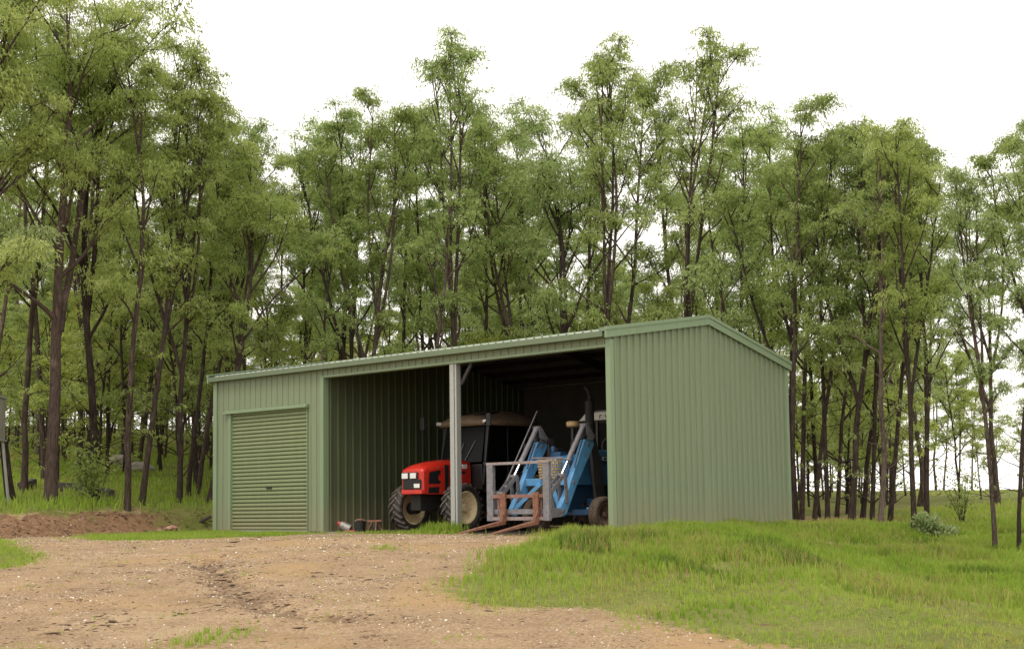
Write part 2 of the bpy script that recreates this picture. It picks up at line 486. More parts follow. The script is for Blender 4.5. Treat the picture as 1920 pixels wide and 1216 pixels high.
# roller door curtain
dz = []; z = .07
prof = []
while z < 2.95:
    prof += [(.050, z), (.022, z + .010), (.006, z + .018), (.0, z + .032), (.0, z + .064), (.006, z + .078), (.050, z + .084)]
    z += .094
rd_ = MB(); n = len(prof); vs = []
for x in (-11.335, -8.56):
    vs += [(x, y, min(zz, 3.1)) for y, zz in prof]
for x in (-11.335, -8.56):
    vs += [(x, y + .006, min(zz, 3.1)) for y, zz in prof]
fs = []
for i in range(n - 1):
    fs.append((i, i + 1, n + i + 1, n + i)); fs.append((2 * n + i, 3 * n + i, 3 * n + i + 1, 2 * n + i + 1))
rd_.add(vs, fs)
door = rd_.build('roller_door', M['door'], shed)
MB().box((-11.335, -.012, .03), (-8.56, .03, .069)).build('bottom_rail', M['zinc'], door)
hd = MB().box((-10.02, -.035, 1.07), (-9.84, -.012, 1.10)); hd.box((-10.0, -.0125, 1.055), (-9.97, .001, 1.115)); hd.box((-9.89, -.0125, 1.055), (-9.86, .001, 1.115))
hd.build('handle', M['black'], door)
# gutter and barge capping
gu = MB(); gu.prism([(-.19, 3.80), (-.19, 3.905), (-.175, 3.915), (-.175, 3.815), (-.055, 3.815), (-.055, 3.885), (-.042, 3.885), (-.042, 3.80)], -12.06, -.03, 0)
gu.build('gutter', M['greenshade2'], shed)
for x0, x1 in ((.034, .075), (-12.10, -12.05)):
    ba = MB()
    for dz0, dz1, xo in ((-.06, .10, .0), (.09, .16, .014)):
        ya, yb_ = -.20 - xo * .5, SHEDW + .20 + xo * .5
        mid = SHEDW / 2
        za, zm = gtop(ya), gtop(mid)
        s = 1 if x0 > 0 else -1
        e0, e1 = (x0, x1 + xo) if x0 > 0 else (x0 - xo, x1)
        ba.prism([(ya, za + dz0), (mid, zm + dz0), (yb_, za + dz0), (yb_, za + dz1), (mid, zm + dz1), (ya, za + dz1)], e0 + (.001 if xo else 0), e1, 0)
    # cap lying on the roof edge
    ba.prism([(-.19, gtop(-.19) + .135), (SHEDW / 2, gtop(SHEDW / 2) + .135), (SHEDW + .19, gtop(-.19) + .135), (SHEDW + .19, gtop(-.19) + .15), (SHEDW / 2, gtop(SHEDW / 2) + .15), (-.19, gtop(-.19) + .15)],
             (-.10 if x0 > 0 else -12.05), (x0 - .0005 if x0 > 0 else -11.95), 0)
    ba.build('barge_capping', M['green2'], shed)
MB().box((-12.0, SHEDW + .045, 3.78), (0, SHEDW + .19, 3.88)).build('gutter', M['green2'], shed)
MB().prism([(SHEDW / 2 - .16, gtop(0) + RISE + .085 - .02), (SHEDW / 2, gtop(SHEDW / 2) + .125), (SHEDW / 2 + .16, gtop(0) + RISE + .085 - .02), (SHEDW / 2, gtop(SHEDW / 2) + .135)], -12.04, .02, 0).build('ridge_capping', M['green2'], shed)
sl = MB(); sl.box((-12.0, -.03, -.2), (-7.9, SHEDW, .02)); sl.box((-7.9, -.02, -.2), (-6.9, .25, .03))
sl.build('footing', M['concrete'], shed)
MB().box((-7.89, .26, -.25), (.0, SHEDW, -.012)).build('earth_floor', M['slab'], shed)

# ------------------------------------------------------------------ wheels
def wheel(name, parent, org, c, rad, width, rimr, rimmat, tyremat, lugmat, face=1, nlug=20, steer=0.0, ag=True):
    """tyre and dished rim round centre c; face = +1 when the dish opens towards +x"""
    def rot(mb):
        if steer:
            cs, sn = math.cos(steer), math.sin(steer)
            mb.v = [(c[0] + (x - c[0]) * cs - (y - c[1]) * sn, c[1] + (x - c[0]) * sn + (y - c[1]) * cs, z) for x, y, z in mb.v]
        return mb
    w = width / 2; f = face
    hub = MB().cyl((c[0] - f * w * .1, c[1], c[2]), (c[0] + f * w * .55, c[1], c[2]), rimr * .26, rimr * .22, 18)
    for k in range(8):
        t = k * math.pi / 4
        y, z = c[1] + math.cos(t) * rimr * .42, c[2] + math.sin(t) * rimr * .42
        hub.cyl((c[0] + f * w * .05, y, z), (c[0] + f * w * .28, y, z), rimr * .045, None, 8)
    h = rot(hub).build(name, rimmat, parent, org, smooth=False)
    ty = MB(); tr = rad * .935
    prof = [(-w * .72, rimr), (-w * .98, rimr + (tr - rimr) * .35), (-w * 1.0, rimr + (tr - rimr) * .62), (-w * .86, tr * .975), (-w * .45, tr), (0, tr * 1.006),
            (w * .45, tr), (w * .86, tr * .975), (w * 1.0, rimr + (tr - rimr) * .62), (w * .98, rimr + (tr - rimr) * .35), (w * .72, rimr), (w * .6, rimr * .95), (-w * .6, rimr * .95)]
    ty.lathe(prof, c, 0, 56)
    t_ = rot(ty).build('tyre', tyremat, h, org, smooth=True)
    if ag:
        lg = MB()
        for k in range(nlug):
            for sd in (-1, 1):
                t0 = 2 * math.pi * (k + (.5 if sd > 0 else 0)) / nlug; dt = sd * 0
                pts = []
                # lug runs from the shoulder to just past the middle, swept forward
                for u, (ax, sweep) in enumerate(((1.02, 0.0), (.55, .5), (-.04, 1.0))):
                    ang = t0 + sweep * (.95 * 2 * math.pi / nlug)
                    lw = .30 * 2 * math.pi / nlug
                    x = c[0] + sd * w * ax
                    ri, ro = tr * (.90 if u == 0 else .985), rad * (.955 if u == 0 else 1.0)
                    pts.append([(x, c[1] + r_ * math.cos(-(ang + e)), c[2] + r_ * math.sin(-(ang + e))) for r_, e in ((ri, 0), (ro, .12 * lw), (ro, .88 * lw), (ri, lw))])
                vs = sum(pts, [])
                fs = [(0, 1, 2, 3), (8, 11, 10, 9)]
                for a in (0, 4):
                    for j in range(4): fs.append((a + j, a + (j + 1) % 4, a + 4 + (j + 1) % 4, a + 4 + j))
                lg.add(vs, fs)
        rot(lg).build('tyre_tread', lugmat, h, org)
    ri = MB()
    prof = [(f * w * .80, rimr * 1.02), (f * w * .80, rimr * .93), (f * w * .3, rimr * .84), (f * w * .12, rimr * .5), (f * w * .05, 0.001),
            (f * w * -.02, 0.001), (f * w * .03, rimr * .55), (f * w * .15, rimr * .88), (-f * w * .6, rimr * .90), (-f * w * .80, rimr * 1.0), (-f * w * .8, rimr * 1.03)]
    ri.lathe(prof, c, 0, 44)
    rot(ri).build('rim', rimmat, h, org, smooth=True)
    return h


# ------------------------------------------------------------------ red tractor with cab
O1 = (-5.62, 1.2, 0.0)
rt = empty('red_tractor', s2w(*O1[:2]), -YAW, 'red tractor with cream cab roof and cream rims, nose out beside the steel post', 'tractor')
B = lambda mb, n, m, bev=0.0, par=None, sm=False: mb.build(n, M[m], par or rt, O1, bev, sm)
wheel('front_wheel', rt, O1, (-6.42, 1.2, .545), .56, .36, .365, M['cream'], M['rubber'], M['lug'], face=-1, steer=.0)
wheel('front_wheel', rt, O1, (-4.82, 1.2, .545), .56, .36, .365, M['cream'], M['rubber'], M['lug'], face=1, steer=.0)
wheel('rear_wheel', rt, O1, (-6.5, 3.75, .80), .81, .46, .50, M['cream'], M['rubber'], M['rubber'], face=-1, nlug=22)
wheel('rear_wheel', rt, O1, (-4.74, 3.75, .80), .81, .46, .50, M['cream'], M['rubber'], M['rubber'], face=1, nlug=22)
# bonnet: rounded loft of cross sections
def section(y, hw, zb, zs, zt, n=9):
    pts = [(-hw, y, zb), (-hw, y, zs)]
    for k in range(1, n):
        t = math.pi * k / n
        pts.append((-hw * math.cos(t) * (1 if abs(math.cos(t)) > .99 else 1), y, zs + (zt - zs) * math.sin(t) ** .7))
    pts += [(hw, y, zs), (hw, y, zb)]
    return [(-5.63 + x, yy, zz) for x, yy, zz in pts]
secs = [section(.43, .29, .90, 1.34, 1.385), section(.47, .335, .86, 1.35, 1.46), section(.62, .345, .85, 1.385, 1.53), section(.95, .35, .85, 1.43, 1.60), section(1.45, .355, .85, 1.48, 1.655), section(2.05, .36, .85, 1.50, 1.665)]
bn = MB(); n = len(secs[0]); bn.v = sum(secs, [])
for i in range(len(secs) - 1):
    for j in range(n): bn.f.append((i * n + j, i * n + (j + 1) % n, (i + 1) * n + (j + 1) % n, (i + 1) * n + j))
bn.f += [tuple(range(n)), tuple(range((len(secs) - 1) * n, len(secs) * n))[::-1]]
bonnet = B(bn, 'bonnet', 'red', .012, None, True)
for p in bonnet.data.polygons: p.use_smooth = p.normal.z > .15 and len(p.vertices) == 4
# nose: dark headlamp band, grille, lamps, plate
g = MB().box((-5.885, .405, .97), (-5.335, .428, 1.19)); B(g, 'nose_grille', 'black', .008)
g = MB()
for k in range(5): g.box((-5.87, .396, .985 + k * .042), (-5.35, .404, 1.0 + k * .042))
B(g, 'grille_slats', 'matt')
g = MB().box((-5.91, .395, 1.195), (-5.43, .428, 1.345)); B(g, 'lamp_housing', 'black', .008)
for x in (-5.795, -5.545):
    g = MB().box((x - .10, .375, 1.205), (x + .085, .394, 1.33)); B(g, 'headlight', 'lamp', .012)
pl_ = B(MB().box((-5.53, .385, 1.0), (-5.36, .395, 1.09)), 'number_plate', 'white')
g = MB().box((-5.93, .40, .86), (-5.30, .46, .955)); B(g, 'nose_bumper', 'red', .015)
# side grille openings of the bonnet (both sides)
for s, x in ((1, -5.285), (-1, -5.975)):
    g = MB().prism([(.60, 1.09), (.63, 1.345), (1.0, 1.40), (1.0, 1.30), (.93, 1.28), (.93, 1.17), (1.0, 1.15), (1.0, 1.09)], x - .006, x + .008, 0); B(g, 'side_grille', 'black')
    g = MB().prism([(.60, .88), (.60, 1.01), (.97, 1.02), (.93, .88)], x - .006, x + .008, 0); B(g, 'side_grille', 'black')
    g = MB().box((x - .012, 1.14, .86), (x + .014, 1.27, 1.52)); B(g, 'bonnet_gap', 'black')
    g = MB().box((x - .01, 1.30, 1.32), (x + .015, 1.85, 1.38)); g.box((x - .01, 1.3, 1.02), (x + .0145, 1.6, 1.25)); B(g, 'side_vent', 'black')
    g = MB().box((x - .01, 1.74, 1.44), (x + .03, 1.90, 1.54)); B(g, 'side_lamp', 'white', .006)
# chassis, axle, mudguards
g = MB().box((-5.78, .55, .50), (-5.48, 2.2, .85)); g.box((-5.9, 2.2, .45), (-5.34, 4.1, 1.0)); B(g, 'chassis', 'matt', .01)
g = MB().box((-6.28, 1.12, .48), (-4.98, 1.28, .62)); g.cyl((-6.4, 1.2, .545), (-6.15, 1.2, .545), .14, .12); g.cyl((-4.85, 1.2, .545), (-5.1, 1.2, .545), .14, .12); B(g, 'front_axle', 'matt', .01)
g = MB().cyl((-6.4, 3.75, .80), (-4.85, 3.75, .80), .13); B(g, 'rear_axle', 'matt')
for x in (-6.55, -4.99):
    pts = [(3.75 + .9 * math.cos(t), .80 + .9 * math.sin(t)) for t in [R(20 + k * 14) for k in range(11)]]
    pts2 = [(3.75 + .93 * math.cos(t), .80 + .93 * math.sin(t)) for t in [R(20 + k * 14) for k in range(11)]][::-1]
    g = MB().prism(pts + pts2, x, x + .30, 0); B(g, 'mudguard', 'black')
# cab
y0, y1 = 2.1, 3.95
for x in (-6.28, -4.96):
    for (ya, yb2) in ((y0 + .02, y0 + .26), (y1, y1 - .12)):
        g = MB().bar((x, ya, 1.05), (x * .985 - .084, yb2, 2.50), .09, .08, (0, 1, 0)); B(g, 'cab_pillar', 'black', .01)
    g = MB().bar((x, 3.05, 1.0), (x * .985 - .084, 3.05, 2.5), .05, .06, (0, 1, 0)); B(g, 'cab_pillar', 'black', .01)
    g = MB().add([(x, y0 + .08, 1.2), (x, y1 - .06, 1.2), (x * .985 - .084, y1 - .14, 2.48), (x * .985 - .084, y0 + .3, 2.48),
                  (x + .008, y0 + .08, 1.2), (x + .008, y1 - .06, 1.2), (x * .985 - .076, y1 - .14, 2.48), (x * .985 - .076, y0 + .3, 2.48)],
                 [(0, 1, 2, 3), (7, 6, 5, 4), (0, 4, 5, 1), (1, 5, 6, 2), (2, 6, 7, 3), (3, 7, 4, 0)]); B(g, 'side_window', 'glass')
g = MB().add([(-6.24, y0 + .01, 1.6), (-5.0, y0 + .01, 1.6), (-5.03, y0 + .2, 2.47), (-6.21, y0 + .2, 2.47), (-6.24, y0 + .018, 1.6), (-5.0, y0 + .018, 1.6), (-5.03, y0 + .208, 2.47), (-6.21, y0 + .208, 2.47)],
             [(0, 1, 2, 3), (7, 6, 5, 4), (0, 4, 5, 1), (1, 5, 6, 2), (2, 6, 7, 3), (3, 7, 4, 0)]); B(g, 'windscreen', 'glass')
g = MB().box((-6.26, y0, .95), (-4.98, y0 + .12, 1.55)); g.box((-6.26, y0 + .13, .9), (-4.98, y1, 1.02)); B(g, 'cab_base', 'black', .015)
g = MB().box((-5.85, 3.1, 1.1), (-5.4, 3.5, 1.4)); g.box((-5.85, 3.5, 1.1), (-5.4, 3.62, 2.0)); B(g, 'seat', 'black', .04)
g = MB(); g.lathe([(-.012, .18), (.012, .18), (.012, .205), (-.012, .205)], (-5.62, 2.65, 1.72), 1, 24); g.cyl((-5.62, 2.3, 1.45), (-5.62, 2.65, 1.72), .025); B(g, 'steering_wheel', 'black')
g = MB().bar((-5.5, y0 - .02, 1.62), (-5.25, y0 + .1, 2.1), .012, .012); g.bar((-5.7, y0 - .02, 1.62), (-5.6, y0 + .08, 2.05), .012, .012); B(g, 'wiper', 'grey')
rf = MB(); secs = []
for (y, hw, zb, zt) in ((2.15, .60, 2.50, 2.58), (2.22, .78, 2.46, 2.68), (2.6, .85, 2.46, 2.76), (3.0, .86, 2.47, 2.84), (3.5, .86, 2.48, 2.85), (3.95, .82, 2.5, 2.78), (4.15, .70, 2.53, 2.66)):
    pr = [(-hw, zb), (-hw - .02, zb + .09), (-hw + .10, zb + (zt - zb) * .62), (-hw * .62, zt - .02), (-hw * .3, zt), (0, zt + .005), (hw * .3, zt), (hw * .62, zt - .02), (hw - .10, zb + (zt - zb) * .62), (hw + .02, zb + .09), (hw, zb)]
    secs.append([(-5.62 + a, y, b) for a, b in pr])
n = len(secs[0]); rf.v = sum(secs, [])
for i in range(len(secs) - 1):
    for j in range(n): rf.f.append((i * n + j, i * n + (j + 1) % n, (i + 1) * n + (j + 1) % n, (i + 1) * n + j))
rf.f += [tuple(range(n)), tuple(range((len(secs) - 1) * n, len(secs) * n))[::-1]]
cabroof = B(rf, 'cab_roof', 'roofcream', 0, None, True)
for s in (-1, 1):
    g = MB().box((-5.62 + s * .42 - .2, 2.30, 2.735), (-5.62 + s * .42 + .16, 2.85, 2.765)); g.v = [(x, y, z + (y - 2.5) * .2 - .02) for x, y, z in g.v]; B(g, 'roof_vent', 'black', .01, cabroof)
    g = MB().box((-5.62 + s * .72 - .07, 2.13, 2.50), (-5.62 + s * .72 + .07, 2.22, 2.58)); B(g, 'work_lamp', 'lamp', .01, cabroof)
for s in (-1, 1):
    x = -5.62 + s * .72
    m_ = MB().tube([(x, 2.2, 2.42), (x + s * .12, 1.98, 2.5), (x + s * .30, 1.9, 2.52)], .012, 6); mo = B(m_, 'mirror_arm', 'black')
    B(MB().box((x + s * .30 - .07, 1.88, 2.40), (x + s * .30 + .07, 1.92, 2.70)), 'mirror', 'black', .012, mo)

# ------------------------------------------------------------------ blue tractor with front loader
XC = -1.82
O2 = (XC, 1.3, 0.0)
bt = empty('blue_loader_tractor', s2w(*O2[:2]), -YAW, 'blue tractor with front loader and grey pallet fork frame, reaching out of the right bay', 'tractor')
B = lambda mb, n, m, bev=0.0, par=None, sm=False: mb.build(n, M[m], par or bt, O2, bev, sm)
wheel('front_wheel', bt, O2, (XC - .74, 1.0, .375), .385, .22, .23, M['rimdust'], M['dustrubber'], M['dustrubber'], face=-1, ag=False, steer=-.15)
wheel('front_wheel', bt, O2, (XC + .97, .95, .375), .385, .22, .23, M['rimdust'], M['dustrubber'], M['dustrubber'], face=1, ag=False, steer=-.15)
wheel('rear_wheel', bt, O2, (XC - .82, 3.2, .76), .77, .42, .46, M['rimdust'], M['dustrubber'], M['dustrubber'], face=-1, nlug=22)
wheel('rear_wheel', bt, O2, (XC + .82, 3.2, .76), .77, .42, .46, M['rimdust'], M['dustrubber'], M['dustrubber'], face=1, nlug=22)
g = MB().bar((XC - .68, 1.0, .42), (XC + .86, 1.0, .42), .12, .12); g.box((XC - .2, .8, .45), (XC + .2, 1.3, .75)); B(g, 'front_axle', 'blueshade', .01)
g = MB().cyl((XC - .8, 3.2, .76), (XC + .8, 3.2, .76), .13); B(g, 'rear_axle', 'blueshade')
g = MB().box((XC - .22, .7, .62), (XC + .22, 3.6, .98)); B(g, 'chassis', 'blueshade', .015)
secs = []
for (y, hw, zb, zs, zt) in ((.66, .29, .98, 1.42, 1.46), (.72, .32, .98, 1.48, 1.56), (1.2, .33, .98, 1.53, 1.62), (1.9, .34, .98, 1.60, 1.70), (2.45, .35, .98, 1.66, 1.76)):
    secs.append([(XC + a, y, b) for a, b in ((-hw, zb), (-hw, zs), (-hw * .85, zt - .02), (-hw * .4, zt), (hw * .4, zt), (hw * .85, zt - .02), (hw, zs), (hw, zb))])
n = 8; g = MB(); g.v = sum(secs, [])
for i in range(len(secs) - 1):
    for j in range(n): g.f.append((i * n + j, i * n + (j + 1) % n, (i + 1) * n + (j + 1) % n, (i + 1) * n + j))
g.f += [tuple(range(n)), tuple(range(4 * n, 5 * n))[::-1]]
B(g, 'bonnet', 'bluehalfshade', .015)
for s in (-1, 1):
    g = MB().box((XC + s * .365 - .012, 1.75, 1.42), (XC + s * .365 + .012, 2.35, 1.60)); bd = B(g, 'side_panel', 'blueshade', .005)
    B(MB().box((XC + s * .38 - .003, 1.82, 1.50), (XC + s * .38 + .003, 2.25, 1.58)), 'side_badge', 'white', 0, bd)
    B(MB().box((XC + s * .386 - .003, 1.87, 1.52), (XC + s * .386 + .003, 1.97, 1.56)), 'badge_oval', 'blueshade', 0, bd)
# buff mesh guard in front of the radiator, with the rail over it
g = MB(); n = 14
prof_ = [(XC + .30 * math.cos(t) + .08, .42 + (-.18) * math.sin(t) ** .8) for t in [math.pi * k / 16 for k in range(17)]]
for k in range(16):
    (xa, ya), (xb, yb3) = prof_[k], prof_[k + 1]
    for r_ in range(7):
        z0 = 1.10 + r_ * .058; off = .012 if (k + r_) % 2 else 0
        tp = lambda x, z: XC + .08 + (x - XC - .08) * (.78 + .22 * (z - 1.1) / .4)
        g.box((min(tp(xa, z0), tp(xb, z0)) + .001, min(ya, yb3) - .012 - off, z0 + .006), (max(tp(xa, z0), tp(xb, z0)) - .001, max(ya, yb3) + .012 - off, z0 + .05))
B(g, 'radiator_guard', 'wicker', 0)
g = MB().cyl((XC - .34, .30, 1.535), (XC + .46, .26, 1.52), .014); g.tube([(XC + .46, .26, 1.52), (XC + .52, .35, 1.45), (XC + .50, .5, 1.2)], .014); B(g, 'guard_rail', 'greylight')
g = MB().tube([(XC + .16, .3, 1.52), (XC + .13, .28, 1.66), (XC + .10, .28, 1.80)], .008, 6); B(g, 'oil_stick', 'black')
# air stack and pre-cleaner
g = MB().cyl((XC + .30, 1.5, 1.75), (XC + .30, 1.5, 2.74), .095, None, 20); st = B(g, 'exhaust_stack', 'matt')
B(MB().tube([(XC + .30, 1.5, 2.73), (XC + .29, 1.52, 2.86), (XC + .22, 1.56, 2.98), (XC + .14, 1.6, 3.05)], .038, 12), 'exhaust_pipe', 'matt', 0, st)
g = MB().cyl((XC + .0, 1.3, 1.6), (XC + .0, 1.3, 2.2), .042, None, 12); st = B(g, 'air_intake', 'black')
pc = MB().cyl((XC, 1.3, 2.20), (XC, 1.3, 2.225), .10, .135, 24); pc.cyl((XC, 1.3, 2.226), (XC, 1.3, 2.30), .135, .14, 24); pc.cyl((XC, 1.3, 2.301), (XC, 1.3, 2.325), .14, .10, 24)
B(pc, 'pre_cleaner', 'orange', 0, st)
# canopy on posts
ycan = 3.0
g = MB().prism([(ycan, 2.46), (ycan - .03, 2.63), (ycan + .1, 2.68), (ycan + 1.4, 2.68), (ycan + 1.5, 2.5), (ycan + 1.5, 2.46)], XC - .80, XC + .80, 0)
for k in range(len(g.v)):
    x, y, z = g.v[k]
g.add([(XC - .801, ycan, 2.46), (XC - 1.06, ycan + .02, 2.46), (XC - .801, ycan - .02, 2.66), (XC - .801, ycan + 1.4, 2.46), (XC - 1.06, ycan + 1.3, 2.46), (XC - .801, ycan + 1.4, 2.66)],
      [(0, 1, 2), (3, 5, 4), (0, 3, 4, 1), (1, 4, 5, 2), (2, 5, 3, 0)])
g.add([(XC + .801, ycan, 2.46), (XC + 1.06, ycan + .02, 2.46), (XC + .801, ycan - .02, 2.66), (XC + .801, ycan + 1.4, 2.46), (XC + 1.06, ycan + 1.3, 2.46), (XC + .801, ycan + 1.4, 2.66)],
      [(0, 2, 1), (3, 4, 5), (0, 1, 4, 3), (1, 2, 5, 4), (2, 0, 3, 5)])
can = B(g, 'canopy', 'canopy', .01)
fc = bpy.data.curves.new('canopy_lettering', 'FONT'); fc.body = "F O R D"; fc.size = .17; fc.extrude = .004; fc.space_character = 1.22; fc.space_word = .8
fc.align_x = 'CENTER'; fc.align_y = 'CENTER'
fo = bpy.data.objects.new('canopy_lettering', fc); COL.objects.link(fo); fo.parent = can
fo.location = (XC - .13 - O2[0], ycan - .021 - O2[1], 2.548); fo.rotation_euler = (R(80), 0, 0)
fc.materials.append(M['black'])
bpy.context.view_layer.update()
fm = bpy.data.meshes.new_from_object(fo); fo2 = bpy.data.objects.new('lettering', fm); COL.objects.link(fo2); fo2.parent = can
fo2.location = fo.location; fo2.rotation_euler = fo.rotation_euler; bpy.data.objects.remove(fo)
for x in (XC - .6, XC + .6):
    B(MB().bar((x, 3.1, 1.0), (x, 3.1, 2.46), .06, .06), 'canopy_post', 'black', .005)
    B(MB().bar((x, 4.2, 1.0), (x, 4.2, 2.46), .06, .06), 'canopy_post', 'black', .005)
g = MB().box((XC - .25, 3.1, 1.15), (XC + .25, 3.5, 1.3)); g.box((XC - .25, 3.5, 1.2), (XC + .25, 3.6, 1.75)); B(g, 'seat', 'black', .03)
g = MB(); g.lathe([(-.012, .19), (.012, .19), (.012, .215), (-.012, .215)], (XC, 2.7, 1.85), 1, 24); g.cyl((XC, 2.45, 1.7), (XC, 2.7, 1.85), .022); B(g, 'steering_wheel', 'black')
for x in (XC - 1.03, XC + .61):
    pts = [(3.2 + .86 * math.cos(t), .76 + .86 * math.sin(t)) for t in [R(25 + k * 13) for k in range(11)]]
    pts2 = [(3.2 + .89 * math.cos(t), .76 + .89 * math.sin(t)) for t in [R(25 + k * 13) for k in range(11)]][::-1]
    B(MB().prism(pts + pts2, x, x + .42, 0), 'mudguard', 'blueshade')
# loader towers and side frames
for s in (-1, 1):
    x = XC + s * .60
    g = MB().prism([(1.32, .5), (1.62, .5), (1.55, 1.25), (1.3, 1.98), (1.12, 2.0), (1.2, 1.2)], x - s * .09, x - s * .02, 0)
    B(g, 'loader_tower', 'darksteel', .006)
    g = MB().box((min(x, x - s * .35) - .0, 1.40, .55), (max(x, x - s * .35), 1.55, .70)); B(g, 'subframe', 'blueshade', .006); g = MB().box((x - .05, .95, .42), (x + .05, 2.6, .52)); B(g, 'side_rail', 'blue', .006)
    # arm: deep tapering box, pivot to knee to toe
    arm = [(.80, 1.90), (1.10, 1.90), (1.13, 1.80), (.52, 1.00), (.47, .93), (.13, .40), (.02, .345), (-.08, .42), (-.085, .52), (.24, .94), (.28, 1.04)]
    g = MB().prism(arm, x - .055, x + .055, 0)
    ar = B(g, 'loader_arm', 'blue', .008)
    g = MB().bar((x - s * .03, .0, .49), (x - s * .47, .33, 1.02), .07, .08); B(g, 'diagonal_brace', 'blue', .006, ar)
    # lift and crowd cylinders
    top = Vector((x, .84, 2.19)); end = Vector((x, .04, 1.16)); d = end - top
    g = MB().cyl(top, top + d * .70, .052, None, 16); g.cyl(top + d * .68, top + d * .72, .060, None, 16); g.cyl(top - Vector((.06, 0, 0)), top + Vector((.06, 0, 0)), .042, None, 14)
    cy = B(g, 'loader_cylinder', 'grey')
    B(MB().cyl(top + d * .72, end, .028, None, 14), 'piston_rod', 'chrome', 0, cy)
    B(MB().cyl(end - Vector((.085, 0, 0)), end + Vector((.085, 0, 0)), .045, None, 14), 'pivot_pin', 'grey', 0, cy)
    for o in (-.058, .058):
        g = MB().prism([(.80, 2.22), (.87, 2.24), (1.12, 1.98), (1.02, 1.86), (.86, 1.90)], x + o * 1.35 - .006, x + o * 1.35 + .006, 0); B(g, 'cylinder_bracket', 'grey', .003)
        # crowd links from rod end to frame boss
        g = MB().bar((x + o * 1.1, .04, 1.17), (x + o * 1.1, -.40, .80), .016, .085, (0, -.6, .8)); B(g, 'link_plate', 'grey', .004)
        g = MB().bar((x + o * 1.45, .05, 1.15), (x + o * 1.45, .10, .62), .016, .10, (0, 1, 0)); B(g, 'link_plate', 'grey', .004)
    B(MB().bar((x - .05, -.20, .965), (x + .05, -.20, .965), .05, .05), 'link_cross', 'greylight', .004)
    B(MB().cyl((x - .09, -.42, .80), (x + .09, -.42, .80), .055, None, 16), 'pivot_pin', 'grey')
    g = MB().prism([(-.49, .30), (-.49, .86), (-.40, .88), (-.30, .52), (-.08, .50), (-.02, .42), (-.08, .34), (-.3, .33)], x + s * .07 - .008, x + s * .07 + .008, 0); B(g, 'quick_hitch', 'grey', .004)
    g = MB().tube([(x + .06, 1.05, 2.0), (x + .09, .7, 1.95), (x + .08, .5, 1.55), (x + .07, .40, 1.32)], .011, 6); g.tube([(x - .07, 1.0, 1.95), (x - .10, .55, 1.85), (x - .09, .45, 1.5), (x - .06, .5, 1.25)], .011, 6); B(g, 'hydraulic_hose', 'black')
g = MB().bar((XC - .544, .42, 1.045), (XC + .544, .42, 1.045), .14, .15); B(g, 'cross_tube', 'blue', .008)
g = MB().box((XC - .52, 1.15, 1.62), (XC - .30, 1.4, 1.78)); B(g, 'valve_block', 'matt', .02)
g = MB().bar((XC - .70, .99, 2.56), (XC - .70, -.20, .90), .02, .02); B(g, 'level_rod', 'grey')
# fork frame
yf = -.55
for x0, x1 in ((-2.63, -2.47), (-1.22, -1.07)):
    g = MB().box((x0, yf - .04, .27), (x1, yf + .05, 1.385)); fo_ = B(g, 'frame_post', 'grey', .006)
g = MB().box((-2.64, yf - .045, 1.386), (-1.06, yf + .055, 1.44)); B(g, 'top_rail', 'greylight', .006)
g = MB().box((-2.469, yf - .05, .72), (-1.221, yf - .0, .79)); B(g, 'fork_rail', 'rustgrey', .006)
g = MB().box((-2.469, yf + .0, .40), (-1.221, yf + .045, .50)); B(g, 'back_rail', 'grey', .006)
g = MB().box((-2.469, yf - .05, .28), (-1.221, yf - .0, .35)); B(g, 'fork_rail', 'greylight', .006)
for xm in (-2.18, -1.36):
    g = MB().box((xm - .065, yf - .10, .24), (xm + .065, yf - .051, .83))
    g.box((xm - .065, yf - .11, .23), (xm + .065, yf + .0, .275)) if False else None
    L_ = 1.38
    p0 = (yf - .05, .235); p1 = (yf - .05 - L_, .055)
    g.add([(xm - .06, p0[0] - .0, p0[1] - .03), (xm + .06, p0[0], p0[1] - .03), (xm + .06, p0[0] - .05, p0[1] + .045), (xm - .06, p0[0] - .05, p0[1] + .045),
           (xm - .045, p1[0], p1[1] - .005), (xm + .045, p1[0], p1[1] - .005), (xm + .045, p1[0], p1[1] + .012), (xm - .045, p1[0], p1[1] + .012)],
          [(0, 1, 2, 3), (7, 6, 5, 4), (0, 4, 5, 1), (1, 5, 6, 2), (2, 6, 7, 3), (3, 7, 4, 0)])
    g.prism([(yf - .101, .27), (yf - .101, .46), (yf - .22, .25)], xm + .04, xm + .055, 0)
    B(g, 'fork_tine', 'rust', .004)
for x in (-2.36, -1.30):
    B(MB().bar((x, yf + .02, .72), (x, yf + .02, .29), .05, .04), 'frame_strut', 'rustgrey', .004)

for s in (-1, 1):
    x = XC + s * .60
    for (yy, zz) in ((.92, 1.80), (.38, 1.02), (.02, .45)):
        B(MB().cyl((x - .075, yy, zz), (x + .075, yy, zz), .038, None, 14), 'arm_pin', 'grey')
    B(MB().bar((x, .60, 1.50), (x, .42, 1.24), .125, .05, (0, -.6, .8)), 'arm_stiffener', 'blue', .004)
g = MB().tube([(XC - .40, 1.2, 1.75), (XC - .50, .9, 1.95), (XC - .56, .75, 1.75), (XC - .54, .6, 1.35)], .012, 6); B(g, 'hydraulic_hose', 'black')
g = MB().tube([(XC + .20, 1.25, 1.80), (XC + .38, .95, 1.92), (XC + .50, .80, 1.70), (XC + .52, .62, 1.45)], .012, 6); B(g, 'hydraulic_hose', 'black')
g = MB().box((XC - .35, .98, 1.50), (XC - .1, 1.2, 1.68)); g.cyl((XC - .30, 1.0, 1.68), (XC - .30, 1.0, 1.80), .05, None, 14); B(g, 'filter_housing', 'blueshade', .01)

